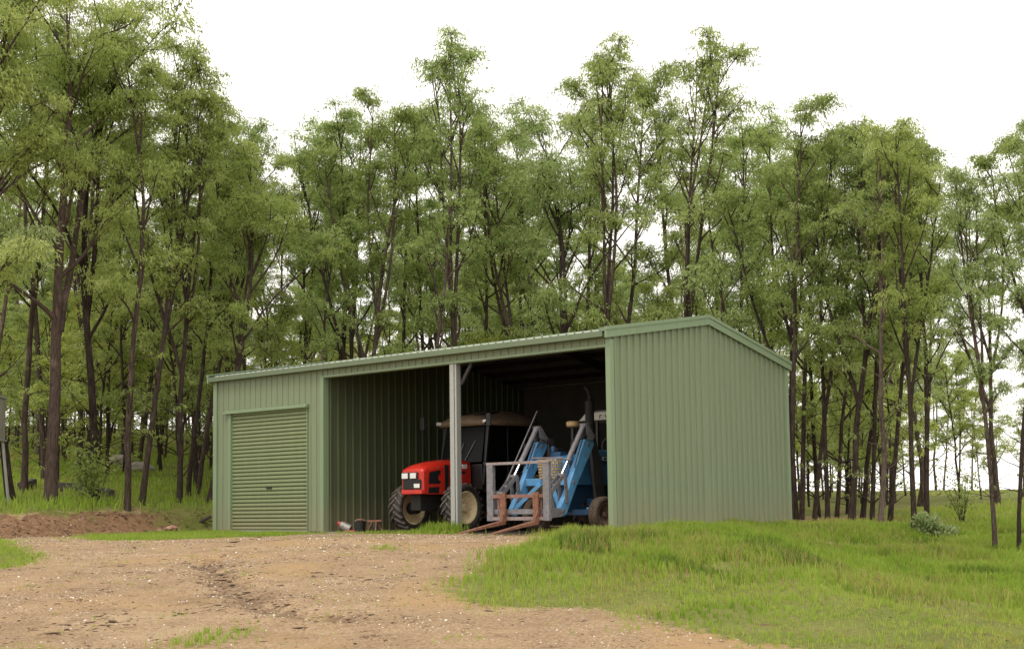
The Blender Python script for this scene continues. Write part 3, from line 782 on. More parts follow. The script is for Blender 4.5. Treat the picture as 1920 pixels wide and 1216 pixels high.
# ------------------------------------------------------------------ small things on the shed floor
o = empty('fuel_can', s2w(-7.42, .18, .0), -YAW + .5, 'dull tin canister with red ends tipped over against the ribbed partition', 'canister')
q0 = Vector((0, 0, .045)); 
MB().cyl((-.16, 0, .20), (.06, 0, .09), .085, .095, 20).build('can_body', M['cangrey'], o)
MB().cyl((-.235, 0, .237), (-.162, 0, .201), .05, .06, 16).build('can_cap', M['canred'], o)
g = MB().box((-.04, -.10, .0), (.22, .10, .065)); g.build('can_foot', M['canred'], o, bevel=.02)
o = MB().cyl((0, 0, 0), (0, 0, .27), .115, .14, 22).build('bucket', M['black']); o.location = s2w(-7.14, .30, .0); tag(o, 'black bucket on the shed floor between the tipped canister and the rusty stand', 'bucket')
MB().tube([(-.12, 0, .26), (-.09, .02, .30), (0, .03, .32), (.09, .02, .30), (.12, 0, .26)], .008, 6).build('handle', M['cangrey'], o)
o2 = MB().ball((0, 0, .035), (.09, .07, .035), 2).build('rag', M['rust']); o2.location = s2w(-7.12, .27, .262); tag(o2, 'rusty orange rag lying on top of the black bucket', 'rag')
o = empty('axle_stand', s2w(-6.80, .42, .0), -YAW, 'low rusty steel stand on the shed floor beside the red tractor front wheel', 'stand')
MB().bar((-.22, 0, .27), (.24, 0, .28), .05, .04).build('top_bar', M['rust'], o)
for x, y in ((-.12, -.12), (-.12, .12), (.14, -.12), (.14, .12)):
    MB().bar((x * 1.1, y, 0), (x * .5, y * .1, .26), .022, .022).build('leg', M['rust'], o)
MB().cyl((.02, 0, .10), (.02, 0, .25), .05).build('screw', M['darksteel'], o)

# ------------------------------------------------------------------ ground
def in_poly(X, Y, poly):
    c = np.zeros(np.shape(X), bool); n = len(poly)
    for i in range(n):
        (x1, y1), (x2, y2) = poly[i], poly[(i + 1) % n]
        k = ((y1 > Y) != (y2 > Y)) & (X < (x2 - x1) * (Y - y1) / ((y2 - y1) or 1e-9) + x1)
        c ^= k
    return c


W_ = lambda *q: [hit(a, b) for a, b in q]
# outlines of the grassed patches, as places on the ground
MOUND = W_((1020, 1006), (990, 1014), (985, 1030), (900, 1048), (905, 1066), (835, 1098), (850, 1122), (930, 1135), (1050, 1138), (1130, 1152), (1200, 1160), (1290, 1185), (1420, 1215)) + \
    [(3.0, 11.0), (60, 8), (60, 60), s2w(6, 30)[:2], s2w(.0, 7.7)[:2], s2w(0.0, -.05)[:2], s2w(-1.4, -.15)[:2]]
STRIP = W_((165, 1006), (300, 997), (395, 993)) + [s2w(-12.2, .0)[:2], s2w(-11.3, -.05)[:2], s2w(-8.2, -.1)[:2]] + W_((590, 1003), (430, 1007), (310, 1012), (190, 1014))
STRIP2 = [s2w(-7.3, -.1)[:2], s2w(-6.5, -.15)[:2], s2w(-4.0, .1)[:2], s2w(-3.4, -.2)[:2], s2w(-3.9, -.9)[:2], s2w(-5.0, -.7)[:2], s2w(-6.6, -.8)[:2]]
EDGE = W_((-80, 1012), (20, 1016), (62, 1032), (58, 1052), (10, 1064), (-80, 1072))
TUFT = W_((345, 1196), (400, 1186), (450, 1190), (445, 1204), (360, 1206))
TUFT2 = W_((690, 1028), (720, 1024), (760, 1030), (720, 1034))
TUFT3 = W_((1140, 1168), (1172, 1160), (1188, 1172), (1160, 1180))


def masks(X, Y):
    wx = X + .75 * (fbm(X * 1.1, Y * 1.1, 51, 4) - .5) + .45 * (fbm(X * 5, Y * 5, 53, 3) - .5)
    wy = Y + 1.3 * (fbm(X * 1.1, Y * 1.1, 57, 4) - .5) + .9 * (fbm(X * 5, Y * 5, 59, 3) - .5)
    mound = in_poly(wx, wy, MOUND) & (Y < 62)
    strip = in_poly(wx, Y + .3 * (wy - Y), STRIP) | in_poly(wx, wy, STRIP2)
    edge = in_poly(wx, wy, EDGE) | in_poly(wx, wy, TUFT) | in_poly(wx, wy, TUFT2) | in_poly(wx, wy, TUFT3)
    yb = np.interp(X, [-30, -11.7, -8.2, -3, 3, 8, 15, 60], [23.5, 27.5, 32.6, 39, 41, 36, 34, 34])
    t = Y - yb + 0.8 * (fbm(X * .5, Y * .5, 3, 3) - .5)
    back = (t > 1.5 + 1.3 * (fbm(X * 1.2, Y * 1.2, 61, 3) - .5))
    u, v = w2s(X, Y)
    shedin = (u > -12) & (u < 0.02) & (v > 0) & (v < 7.7)
    back = (back | ((u > 0) & (Y > 26)) | (Y > 41)) & ~shedin
    bank = sstep(-1.6, -.2, t) * (1 - sstep(1.6, 2.6, t)) * (X < 3)
    grass = (mound | strip | edge | back) & ~shedin
    return grass, mound & ~shedin, strip | edge, back, bank, t


xs = np.unique(np.concatenate([np.linspace(-900, -60, 12), np.arange(-60, -14, 1.5), np.arange(-14, 13, .075), np.arange(13, 60, 1.5), np.linspace(60, 900, 12)]))
ys = np.unique(np.concatenate([np.arange(-40, 10, 5.0), np.arange(10, 30, .075), np.arange(30, 46, .25), np.arange(46, 130, 1.5), np.linspace(131, 1600, 24)]))
GX, GY = np.meshgrid(xs, ys)
GZ = ground(GX, GY)
gr, mo, stp, bk, bank, tt = masks(GX, GY)
verts = np.stack([GX.ravel(), GY.ravel(), GZ.ravel()], 1)
ny, nx = GX.shape
ii = (np.arange(ny - 1)[:, None] * nx + np.arange(nx - 1)[None, :]).ravel()
faces = np.stack([ii, ii + 1, ii + nx + 1, ii + nx], 1).ravel()
rutm = np.exp(-(rut_dist(GX, GY) / .42) ** 2)
m, nt, b = newmat('earth_and_turf')
L = nt.links.new
geo = N(nt, 'ShaderNodeNewGeometry')
def noise(scale, detail=6, rough=.6, vec=None):
    n = N(nt, 'ShaderNodeTexNoise'); n.inputs['Scale'].default_value = scale; n.inputs['Detail'].default_value = detail; n.inputs['Roughness'].default_value = rough
    L(vec or geo.outputs['Position'], n.inputs['Vector']); return n.outputs['Fac']
def attr(k):
    a = N(nt, 'ShaderNodeAttribute', attribute_name=k); return a.outputs['Fac']
def mixc(f, a, b_):
    n = N(nt, 'ShaderNodeMixRGB')
    for k, q in enumerate((f, a, b_)):
        if isinstance(q, (int, float)): n.inputs[k].default_value = q
        elif isinstance(q, tuple): n.inputs[k].default_value = (*q, 1)
        else: L(q, n.inputs[k])
    return n.outputs[0]
def thr(v, a, b_):
    n = N(nt, 'ShaderNodeMapRange', interpolation_type='SMOOTHSTEP'); n.inputs[1].default_value = a; n.inputs[2].default_value = b_; L(v, n.inputs[0]); return n.outputs[0]
def math_(op, a, b_=None):
    n = N(nt, 'ShaderNodeMath', operation=op)
    for k, q in enumerate((a, b_)):
        if q is None: continue
        if isinstance(q, (int, float)): n.inputs[k].default_value = q
        else: L(q, n.inputs[k])
    return n.outputs[0]
r1 = ramp(nt, [(.30, (.24, .155, .095)), (.48, (.39, .265, .170)), (.66, (.50, .36, .24))]); L(noise(1.3, 9, .7), r1.inputs[0])
r2 = ramp(nt, [(.36, (.17, .105, .07)), (.50, (.37, .25, .165)), (.63, (.58, .45, .33))]); L(noise(26, 5, .7), r2.inputs[0])
gravel = mixc(.5, r1.outputs[0], r2.outputs[0])
mpg = N(nt, 'ShaderNodeMapping'); mpg.inputs['Scale'].default_value = (.4, 1.0, 1); mpg.inputs['Rotation'].default_value = (0, 0, -.35); L(geo.outputs['Position'], mpg.inputs[0])
streak = noise(1.5, 8, .72, mpg.outputs[0])
gravel = mixc(math_('MULTIPLY', .42, thr(streak, .50, .68)), gravel, (.20, .125, .085))
gravel = mixc(math_('MULTIPLY', .6, thr(noise(.9, 6, .7, mpg.outputs[0]), .52, .66)), gravel, (.50, .37, .26))
vo = N(nt, 'ShaderNodeTexVoronoi'); vo.inputs['Scale'].default_value = 30; L(geo.outputs['Position'], vo.inputs['Vector'])
peb = thr(vo.outputs['Distance'], .33, .12)
vcol = ramp(nt, [(.0, (.20, .13, .09)), (.45, (.42, .30, .20)), (.8, (.55, .45, .34)), (1, (.72, .66, .58))]);
sep = N(nt, 'ShaderNodeSeparateColor'); L(vo.outputs['Color'], sep.inputs[0]); L(sep.outputs[0], vcol.inputs[0])
gravel = mixc(math_('MULTIPLY', peb, thr(noise(3.1, 4), .40, .62)), gravel, vcol.outputs[0])
clay = mixc(noise(9, 6), (.36, .225, .125), (.50, .345, .21))
gravel = mixc(thr(noise(.45, 5, .6), .50, .66), gravel, clay)
gravel = mixc(thr(noise(1.7, 10, .8), .56, .66), gravel, (.15, .090, .06))
r3 = ramp(nt, [(.35, (.05, .032, .026)), (.6, (.19, .115, .085))]); L(noise(11, 8, .7), r3.inputs[0])
gravel = mixc(math_('MULTIPLY', .55, thr(math_('MULTIPLY', attr('rut'), math_('MULTIPLY', math_('ADD', noise(7, 8, .8), -.15), thr(noise(1.6, 4, .6), .30, .55))), .16, .34)), gravel, r3.outputs[0])
r4 = ramp(nt, [(.32, (.13, .072, .045)), (.5, (.27, .155, .098)), (.7, (.38, .24, .16))]); L(noise(5, 9, .75), r4.inputs[0])
gravel = mixc(thr(math_('ADD', attr('bank'), math_('MULTIPLY', math_('SUBTRACT', noise(2.2, 6), .5), .8)), .25, .55), gravel, r4.outputs[0])
r5 = ramp(nt, [(.30, (.09, .095, .025)), (.50, (.17, .19, .045)), (.70, (.28, .23, .10))]); L(noise(.8, 7, .65), r5.inputs[0])
r6 = ramp(nt, [(.3, (.07, .08, .022)), (.7, (.22, .24, .06))]); L(noise(14, 6, .7), r6.inputs[0])
turf = mixc(.5, r5.outputs[0], r6.outputs[0])
turf = mixc(thr(noise(.33, 5, .6), .56, .70), turf, (.20, .145, .07))
turf = mixc(thr(noise(2.3, 8, .7), .58, .68), turf, (.16, .10, .055))
gmul = N(nt, 'ShaderNodeMixRGB', blend_type='MULTIPLY'); gmul.inputs[0].default_value = 1; gmul.inputs[2].default_value = (.87, .865, .78, 1); L(gravel, gmul.inputs[1]); gravel = gmul.outputs[0]
gf = thr(math_('ADD', attr('grass'), math_('MULTIPLY', math_('SUBTRACT', noise(5, 8, .75), .5), 1.5)), .45, .66)
L(mixc(gf, gravel, turf), b.inputs['Base Color'])
b.inputs['Roughness'].default_value = .95; b.inputs['Specular IOR Level'].default_value = .15
bp = N(nt, 'ShaderNodeBump'); bp.inputs['Strength'].default_value = .8; bp.inputs['Distance'].default_value = .03
L(math_('ADD', noise(24, 8, .75), math_('MULTIPLY', peb, .5)), bp.inputs['Height']); L(bp.outputs[0], b.inputs['Normal'])
def soften(A, k=8):
    A = A.astype(float)
    for ax in (0, 1):
        c = np.cumsum(np.pad(A, [(k + 1, k) if i == ax else (0, 0) for i in (0, 1)], mode='edge'), axis=ax)
        A = (np.take(c, range(2 * k + 1, c.shape[ax]), axis=ax) - np.take(c, range(0, c.shape[ax] - 2 * k - 1), axis=ax)) / (2 * k + 1)
    return A
gsoft = soften(gr)
me = fast_mesh('ground', verts, faces, 4, m, {'grass': gsoft.ravel(), 'rut': rutm.ravel(), 'bank': (bank * ~gr).ravel()}, smooth=True)
go = bpy.data.objects.new('ground', me); COL.objects.link(go); struct(go)

# ------------------------------------------------------------------ sky and sun: a bright even overcast
SUN_EL, SUN_AZ = 58.0, 200.0     # azimuth measured from +Y towards +X
w = bpy.data.worlds.new("World"); scene.world = w; w.use_nodes = True
nt = w.node_tree; L = nt.links.new
bg = nt.nodes['Background']
sk = N(nt, 'ShaderNodeTexSky', sky_type='NISHITA'); sk.sun_disc = False
sk.sun_elevation = R(SUN_EL); sk.sun_rotation = R(SUN_AZ); sk.air_density = 1.0; sk.dust_density = 4.0; sk.ozone_density = 1.0
tc = N(nt, 'ShaderNodeTexCoord'); cn = N(nt, 'ShaderNodeTexNoise'); cn.inputs['Scale'].default_value = 2.2; cn.inputs['Detail'].default_value = 7
L(tc.outputs['Generated'], cn.inputs['Vector'])
cr = ramp(nt, [(.25, (15.2, 14.6, 13.6)), (.75, (18.6, 17.9, 16.8))]); L(cn.outputs['Fac'], cr.inputs[0])
mx = N(nt, 'ShaderNodeMixRGB'); mx.inputs[0].default_value = .92
L(sk.outputs[0], mx.inputs[1]); L(cr.outputs[0], mx.inputs[2]); L(mx.outputs[0], bg.inputs[0])
bg.inputs[1].default_value = .10
sun = bpy.data.lights.new('sun', 'SUN'); sun.energy = 1.5; sun.angle = R(25); sun.color = (1, .95, .86)
so = bpy.data.objects.new('sun', sun); COL.objects.link(so)
az, el = R(SUN_AZ), R(SUN_EL)
d = Vector((math.sin(az) * math.cos(el), math.cos(az) * math.cos(el), math.sin(el)))
so.rotation_euler = d.to_track_quat('Z', 'Y').to_euler(); so.location = d * 80
scene.view_settings.view_transform = 'Standard'; scene.view_settings.look = 'None'
scene.view_settings.exposure = 0.0; scene.view_settings.gamma = 1.0; scene.view_settings.use_curve_mapping = False
scene.cycles.max_bounces = 8; scene.cycles.diffuse_bounces = 4; scene.cycles.transparent_max_bounces = 8
scene.cycles.use_denoising = True
#TREES

# ------------------------------------------------------------------ grass, stones, litter
def tintmat(name, stops, trans=.35, rough=.6):
    m, nt, b = newmat(name); L = nt.links.new
    a = N(nt, 'ShaderNodeAttribute', attribute_name='tint'); r = ramp(nt, stops); L(a.outputs['Fac'], r.inputs[0])
    L(r.outputs[0], b.inputs['Base Color']); b.inputs['Roughness'].default_value = rough; b.inputs['Specular IOR Level'].default_value = .2
    if trans:
        tr = N(nt, 'ShaderNodeBsdfTranslucent'); ms = N(nt, 'ShaderNodeMixShader'); ms.inputs[0].default_value = trans
        L(r.outputs[0], tr.inputs[0]); L(b.outputs[0], ms.inputs[1]); L(tr.outputs[0], ms.inputs[2]); L(ms.outputs[0], nt.nodes['Material Output'].inputs[0])
    return m


M['blade'] = tintmat('grass_blades', [(0, (.26, .17, .08)), (.14, (.42, .34, .14)), (.24, (.42, .43, .10)), (.5, (.30, .43, .060)), (.75, (.25, .36, .040)), (1, (.11, .19, .025))], .4)
M['stone'] = tintmat('stone_colours', [(0, (.10, .065, .05)), (.3, (.26, .17, .11)), (.6, (.42, .30, .20)), (.85, (.58, .48, .38)), (1, (.82, .78, .72))], 0, .9)
M['litter'] = tintmat('litter_colours', [(0, (.05, .033, .024)), (.5, (.15, .095, .062)), (.85, (.27, .18, .12)), (1, (.40, .31, .23))], 0, .9)


def blades(name, x0, x1, y0, y1, dens, pick, hfun, wid, tfun, label, seed, bend=.45, cat='grass'):
    rg_ = np.random.default_rng(seed); n = int((x1 - x0) * (y1 - y0) * dens)
    X = rg_.uniform(x0, x1, n); Y = rg_.uniform(y0, y1, n)
    inview = (np.abs(X) < Y * .47 + 1.5); X, Y = X[inview], Y[inview]
    k = pick(X, Y, rg_); X, Y = X[k], Y[k]; n = len(X)
    # gather blades into tufts
    gs = .15; ci = np.floor(X / gs).astype(np.int64); cj = np.floor(Y / gs).astype(np.int64); cx = (ci + _h(ci, cj, 7 + seed)) * gs; cy = (cj + _h(ci, cj, 37 + seed)) * gs
    tuft = rg_.random(n) < .7
    X = np.where(tuft, cx + (X - cx) * .4, X); Y = np.where(tuft, cy + (Y - cy) * .4, Y)
    Z = ground(X, Y) - .01
    h = hfun(X, Y, rg_) * rg_.uniform(.5, 1.25, n)
    a = rg_.uniform(0, 6.283, n); b = rg_.uniform(0, 6.283, n); be = rg_.uniform(.05, bend, n) * h
    w = wid * rg_.uniform(.6, 1.3, n) * (.6 + .4 * h / h.mean())
    sx, sy = np.cos(a) * w / 2, np.sin(a) * w / 2; dx, dy = np.cos(b) * be, np.sin(b) * be
    P = np.stack([np.stack([X - sx, Y - sy, Z], 1), np.stack([X + sx, Y + sy, Z], 1),
                  np.stack([X + sx * .8 + dx * .35, Y + sy * .8 + dy * .35, Z + h * .6], 1), np.stack([X - sx * .8 + dx * .35, Y - sy * .8 + dy * .35, Z + h * .6], 1),
                  np.stack([X + dx + sx * .1, Y + dy + sy * .1, Z + h], 1), np.stack([X + dx - sx * .1, Y + dy - sy * .1, Z + h], 1)], 1).reshape(-1, 3)
    o = np.arange(n)[:, None] * 6
    Fc = np.concatenate([o + np.array([[0, 1, 2, 3]]), o + np.array([[3, 2, 4, 5]])], 1).ravel()
    t = np.clip(tfun(X, Y, rg_), 0, 1)
    me = fast_mesh(name, P, Fc, 4, M['blade'], {'tint': np.repeat(t, 6)})
    ob = bpy.data.objects.new(name, me); COL.objects.link(ob); ob['kind'] = 'stuff'; ob['label'] = label; ob['category'] = cat
    return n


def dry(X, Y): return sstep(.47, .62, fbm(X * .75 + 3, Y * .55, 71, 4))


def up_slope(X, Y):
    """1 on the lush bank by the shed, 0 on the short turf nearest the camera"""
    return sstep(14.5, 18.5, Y + .35 * (X - 2) * .3) * sstep(33, 27, Y)


def pickm(X, Y, r):
    q_ = r.exponential(.16, len(X)); w_ = r.uniform(0, 6.28, len(X)); g, mo_, st_, bk_, _, _ = masks(X + q_ * np.cos(w_), Y + q_ * np.sin(w_)); u, v = w2s(X, Y); mo_ = mo_ & ~((u > -12) & (u < .04) & (v > -.03) & (v < 7.7))
    keep = mo_ & (Y < 31)
    thin = .18 + .82 * sstep(.36, .54, fbm(X * 1.7, Y * 1.7, 81, 4))
    return keep & (r.random(len(X)) < thin * (.55 + .45 * up_slope(X, Y)))


def hm(X, Y, r):
    n_ = fbm(X * .8, Y * .8, 91, 3); u, v = w2s(X, Y); return .060 + (1 - .75 * sstep(.3, -.8, u) * sstep(-2.2, -1.0, v)) * .105 * up_slope(X, Y) * (.35 + 1.1 * n_) + .04 * sstep(.55, .7, fbm(X * 2, Y * 2, 93, 3))


def tm(X, Y, r):
    n = len(X); d = dry(X, Y) * (1 - .35 * up_slope(X, Y))
    t = .44 + .22 * up_slope(X, Y) + .35 * (fbm(X * .6, Y * .6, 95, 4) - .5) + r.normal(0, .10, n) + .35 * sstep(.62, .72, fbm(X * .9, Y * .9, 97, 3))
    return np.where(r.random(n) < .06 + .45 * d, r.uniform(.02, .26, n), t)


nb = blades('grass', -5, 15, 10.8, 31, 1700, pickm, hm, .010, tm, 'bright green grass covering the mound in front of the end wall', 1)


def pickl(X, Y, r):
    q_ = r.exponential(.14, len(X)); w_ = r.uniform(0, 6.28, len(X)); g, mo_, st_, bk_, bnk, tt_ = masks(X + q_ * np.cos(w_), Y + q_ * np.sin(w_)); u, v = w2s(X, Y); st_ = st_ & ~((u > -12) & (u < .04) & (v > .1) & (v < 7.7))
    return st_ & ~mo_ & (r.random(len(X)) < .25 + .75 * sstep(.35, .6, fbm(X * 2.2, Y * 2.2, 83, 3)))
def hl(X, Y, r):
    u, v = w2s(X, Y); post = np.exp(-(((u + 4.25) / .55) ** 2 + ((v + .12) / .35) ** 2))
    return .06 + .24 * post + .04 * fbm(X * 3, Y * 3, 85, 2)
nb += blades('grass', -14, 3, 11, 31.5, 1300, pickl, hl, .009, lambda X, Y, r: .5 + .25 * (fbm(X, Y, 5, 3) - .5) + r.normal(0, .13, len(X)), 'thin grass strip along the foot of the roller door and post', 2)


def pickw(X, Y, r):
    g, mo_, st_, bk_, bnk, tt_ = masks(X, Y); u, v = w2s(X, Y)
    c = fbm(X * 2.6, Y * 2.6, 131, 3)
    return ~g & ((v < -.15) | (u < -12.2)) & (c > .66) & (r.random(len(X)) < .55 * sstep(.66, .74, c) + .02)
nb += blades('grass', -13, 5, 11, 31, 420, pickw, lambda X, Y, r: .045 + 0 * X, .010, lambda X, Y, r: r.uniform(.1, .6, len(X)), 'sparse small weeds dotted over the gravel yard', 8)


def pickt(X, Y, r):
    u, v = w2s(X, Y); d = ((u + 4.2) / .62) ** 2 + ((v + .16) / .22) ** 2
    return (d < 1) | (((u > -.1) & (u < .35) & (v > -.3) & (v < 7.6)) & (r.random(len(X)) < .5))
nb += blades('grass', -4.5, 8, 22, 31, 1500, pickt, lambda X, Y, r: np.where(w2s(X, Y)[0] > -1, .07, .24), .009, lambda X, Y, r: .62 + r.normal(0, .14, len(X)), 'taller grass tuft round the foot of the steel post and end wall', 3)


def pickb(X, Y, r):
    g, mo_, st_, bk_, bnk, tt_ = masks(X, Y); u, v = w2s(X, Y)
    return (bk_ | (mo_ & (Y >= 31))) & (r.random(len(X)) < .35 + .65 * sstep(.35, .6, fbm(X * .8, Y * .8, 87, 3))) & ~((u > -12.1) & (u < .1) & (v > -.1) & (v < 7.8)) & (r.random(len(X)) < np.clip(1.5 - Y / 45, .15, 1)) & ~((v > 7.8) & (u > -12.5) & (u < -1.5) & (Y < 60))
nb += blades('grass', -24, 26, 24, 66, 260, pickb, lambda X, Y, r: (.10 + .16 * fbm(X * .7, Y * .7, 89, 3) + .08 * sstep(35, 30, Y)) * np.where(X > 3, .6, 1), .022, lambda X, Y, r: .46 + .5 * (fbm(X * .35, Y * .35, 99, 4) - .5) + r.normal(0, .12, len(X)) - .25 * sstep(.55, .7, fbm(X * .3, Y * .3, 101, 3)), 'long grass under the gum trees on the bank and the slope', 4)
# seed stalks over the lush bank
nb += blades('grass', -1, 15, 15, 30, 9, lambda X, Y, r: masks(X, Y)[1], lambda X, Y, r: .26 + 0 * X, .008, lambda X, Y, r: r.uniform(.1, .35, len(X)), 'thin pale seed stalks standing over the green mound', 5, .6)
print('blades', nb)


def chips(name, pts, size, flat, tint, mat, label, seed, long=1.0):
    """small irregular eight-faced lumps"""
    rg_ = np.random.default_rng(seed); n = len(pts)
    base = np.array([(1, 0, 0), (-1, 0, 0), (0, 1, 0), (0, -1, 0), (0, 0, 1), (0, 0, -1)], float)
    s = size[:, None, None] * rg_.uniform(.6, 1.3, (n, 6, 1)); v = base[None] * s
    v[..., 0] *= long; v[..., 2] *= flat
    v = v + rg_.normal(0, .18, (n, 6, 3)) * size[:, None, None] * np.array([1, 1, flat])
    a = rg_.uniform(0, 6.283, n); c, s_ = np.cos(a)[:, None], np.sin(a)[:, None]
    x = v[..., 0] * c - v[..., 1] * s_; y = v[..., 0] * s_ + v[..., 1] * c
    P = np.stack([x + pts[:, 0:1], y + pts[:, 1:2], v[..., 2] + pts[:, 2:3]], -1).reshape(-1, 3)
    f = np.array([(0, 2, 4), (2, 1, 4), (1, 3, 4), (3, 0, 4), (2, 0, 5), (1, 2, 5), (3, 1, 5), (0, 3, 5)])
    Fc = (np.arange(n)[:, None, None] * 6 + f[None]).ravel()
    me = fast_mesh(name, P, Fc, 3, mat, {'tint': np.repeat(tint, 6)})
    ob = bpy.data.objects.new(name, me); COL.objects.link(ob); ob['kind'] = 'stuff'; ob['label'] = label; ob['category'] = 'stones' if mat is M['stone'] else 'litter'


rq = np.random.default_rng(77)
n = 150000; X = rq.uniform(-14, 8, n); Y = rq.uniform(11, 31, n)
g_, mo_, st_, bk_, bnk, tt_ = masks(X, Y); u, v = w2s(X, Y)
dens = .25 + .75 * sstep(.42, .62, fbm(X * .9, Y * .9, 111, 4)); rdd = rut_dist(X, Y)
k = ~g_ & ((v < -.1) | (u < -12.2)) & (np.abs(X) < Y * .47 + 1) & (rq.random(n) < dens + .5 * (rdd < .5)) & (tt_ < 1.5)
X, Y = X[k], Y[k]; n = len(X)
size = np.clip(rq.lognormal(-4.85, .45, n), .004, .032)
tn = np.clip(rq.normal(.55, .2, n), 0, .9); tn = np.where(rq.random(n) < .09, 1.0, tn)
chips('gravel_stones', np.stack([X, Y, ground(X, Y) + size * .15], 1), size, .6, tn, M['stone'], 'loose tan and white stones scattered over the gravel yard', 5)
# bark and leaf litter in the rut and on the cut bank
n = 150000; X = rq.uniform(-15, 8, n); Y = rq.uniform(11, 37, n); g_, mo_, st_, bk_, bnk, tt_ = masks(X, Y); rdd = rut_dist(X, Y); u, v = w2s(X, Y)
p_ = np.exp(-(rdd / .40) ** 2) * .38 + bnk * .9 + .035 + .25 * sstep(.60, .72, fbm(X * 1.4, Y * 1.4, 121, 4))
k = (rq.random(n) < p_) & ((v < -.1) | (u < -12.2)) & (~g_ | (rq.random(n) < .1)) & (np.abs(X) < Y * .47 + 1)
X, Y = X[k], Y[k]; n = len(X); size = np.clip(rq.lognormal(-4.5, .55, n) * (1 + .5 * np.exp(-(rut_dist(X, Y) / .3) ** 2)), .006, .07)
chips('leaf_litter', np.stack([X, Y, ground(X, Y) + size * .1], 1), size, .22, np.clip(rq.normal(.4, .25, n), 0, 1), M['litter'], 'dark bark and leaf litter lying in the rut and on the cut bank', 6, 2.0)


def rock(px, py, r, mat, label, name='rock', cat='rock', z=.0, sq=(1, .8, .6)):
    X, Y = hit(px, py); import bmesh
    bm = bmesh.new(); bmesh.ops.create_icosphere(bm, subdivisions=3, radius=1)
    for q in bm.verts:
        c = q.co; k_ = 1 + .35 * (float(vnoise(c.x * 1.7 + px, c.y * 1.7 + c.z * 2.1, 3)) - .5) + .15 * (float(vnoise(c.x * 5 + px, c.y * 5 + c.z * 4, 4)) - .5)
        q.co = Vector((c.x * r * sq[0] * k_, c.y * r * sq[1] * k_, c.z * r * sq[2] * k_))
    me = bpy.data.meshes.new(name); bm.to_mesh(me); bm.free(); me.materials.append(mat)
    o = bpy.data.objects.new(name, me); COL.objects.link(o); o.location = (X, Y, float(ground(X, Y)) + r * sq[2] * .35 + z); o.rotation_euler = (0, 0, px)
    return tag(o, label, cat)


rock(322, 995, .17, M['redrock'], 'pinkish rubble lump on the grass edge left of the roller door', sq=(1.3, .8, .5))
rock(1556, 1021, .07, M['rock'], 'small white stone lying in the long grass right of the shed')
rock(224, 877, .42, M['rock'], 'pale boulder on the far left slope, left of its neighbour', sq=(1.3, .9, .8))
rock(258, 883, .36, M['rock'], 'flatter pale boulder on the far left slope beside the leaning gum', sq=(1.6, .9, .6))
rock(1064, 997, .05, M['rock'], 'white pebble at the foot of the blue tractor') if False else None
rock(872, 1001, .06, M['rock'], 'white stone at the foot of the steel post next to the fork tip')
# tree stump and fallen timber on the bank
X, Y = hit(383, 985); sx = float(ground(X, Y))
o = MB().tube([(-.22, 0, .0), (-.05, .05, .12), (.16, .02, .22)], .05, 7).build('broken_branch', M['wood']); o.location = (X, Y, sx); tag(o, 'short broken branch sticking up by the left corner of the shed', 'branch')


def logg(pa, pb, Y0, Y1, r, label, lift=.05):
    A = Vector((at(pa, Y0), Y0, 0)); B_ = Vector((at(pb, Y1), Y1, 0)); A.z = float(ground(A.x, A.y)) + lift; B_.z = float(ground(B_.x, B_.y)) + lift
    mid = (A + B_) / 2; g_ = MB().bar(A - mid, B_ - mid, r * 2, r * 2.2)
    o = g_.build('timber_sleeper', M['wood'], bevel=.02); o.location = mid; return tag(o, label, 'timber', 'old sleepers lying under the left trees')


logg(38, 62, 34.5, 36, .10, 'dark sleeper on the ground left of the thickest trunk', .14)
logg(106, 165, 35.2, 34.6, .11, 'long dark sleeper lying right of the thickest trunk', .12)
logg(160, 210, 34.4, 33.6, .10, 'dark sleeper whose end shows cut square near the curved gum', .12)
# grey tank on a white stand at the left edge
Y = 30.5; X = at(-22, Y); zg = float(ground(X, Y))
tk = empty('water_tank', (X, Y, zg), .15, 'old grey sheet metal tank on white splayed legs at the left edge', 'tank')
zb, zt = height_at(822, 0, Y) - zg, height_at(746, 0, Y) - zg
g = MB().box((-.55, -.4, zb), (.28, .4, zt)); g.build('tank_body', M['tin'], tk, bevel=.03)
g = MB().box((-.58, -.43, zt + .001), (.31, .43, zt + .05)); g.build('tank_rim', M['zinc'], tk, bevel=.01); g = MB().box((-.58, -.43, zb - .05), (.31, .43, zb - .001)); g.build('tank_rim', M['zinc'], tk, bevel=.01)
for sx_, sy_ in ((-1, -1), (-1, 1), (1, -1), (1, 1)):
    MB().bar((-.135 + sx_ * .36, sy_ * .36, zb - .06), (-.135 + sx_ * .50, sy_ * .5, -.05), .05, .05).build('leg', M['zinc'], tk)
MB().bar((.30, -.46, .15), (-.50, -.42, zb - .2), .03, .04).build('cross_brace', M['white'], tk)


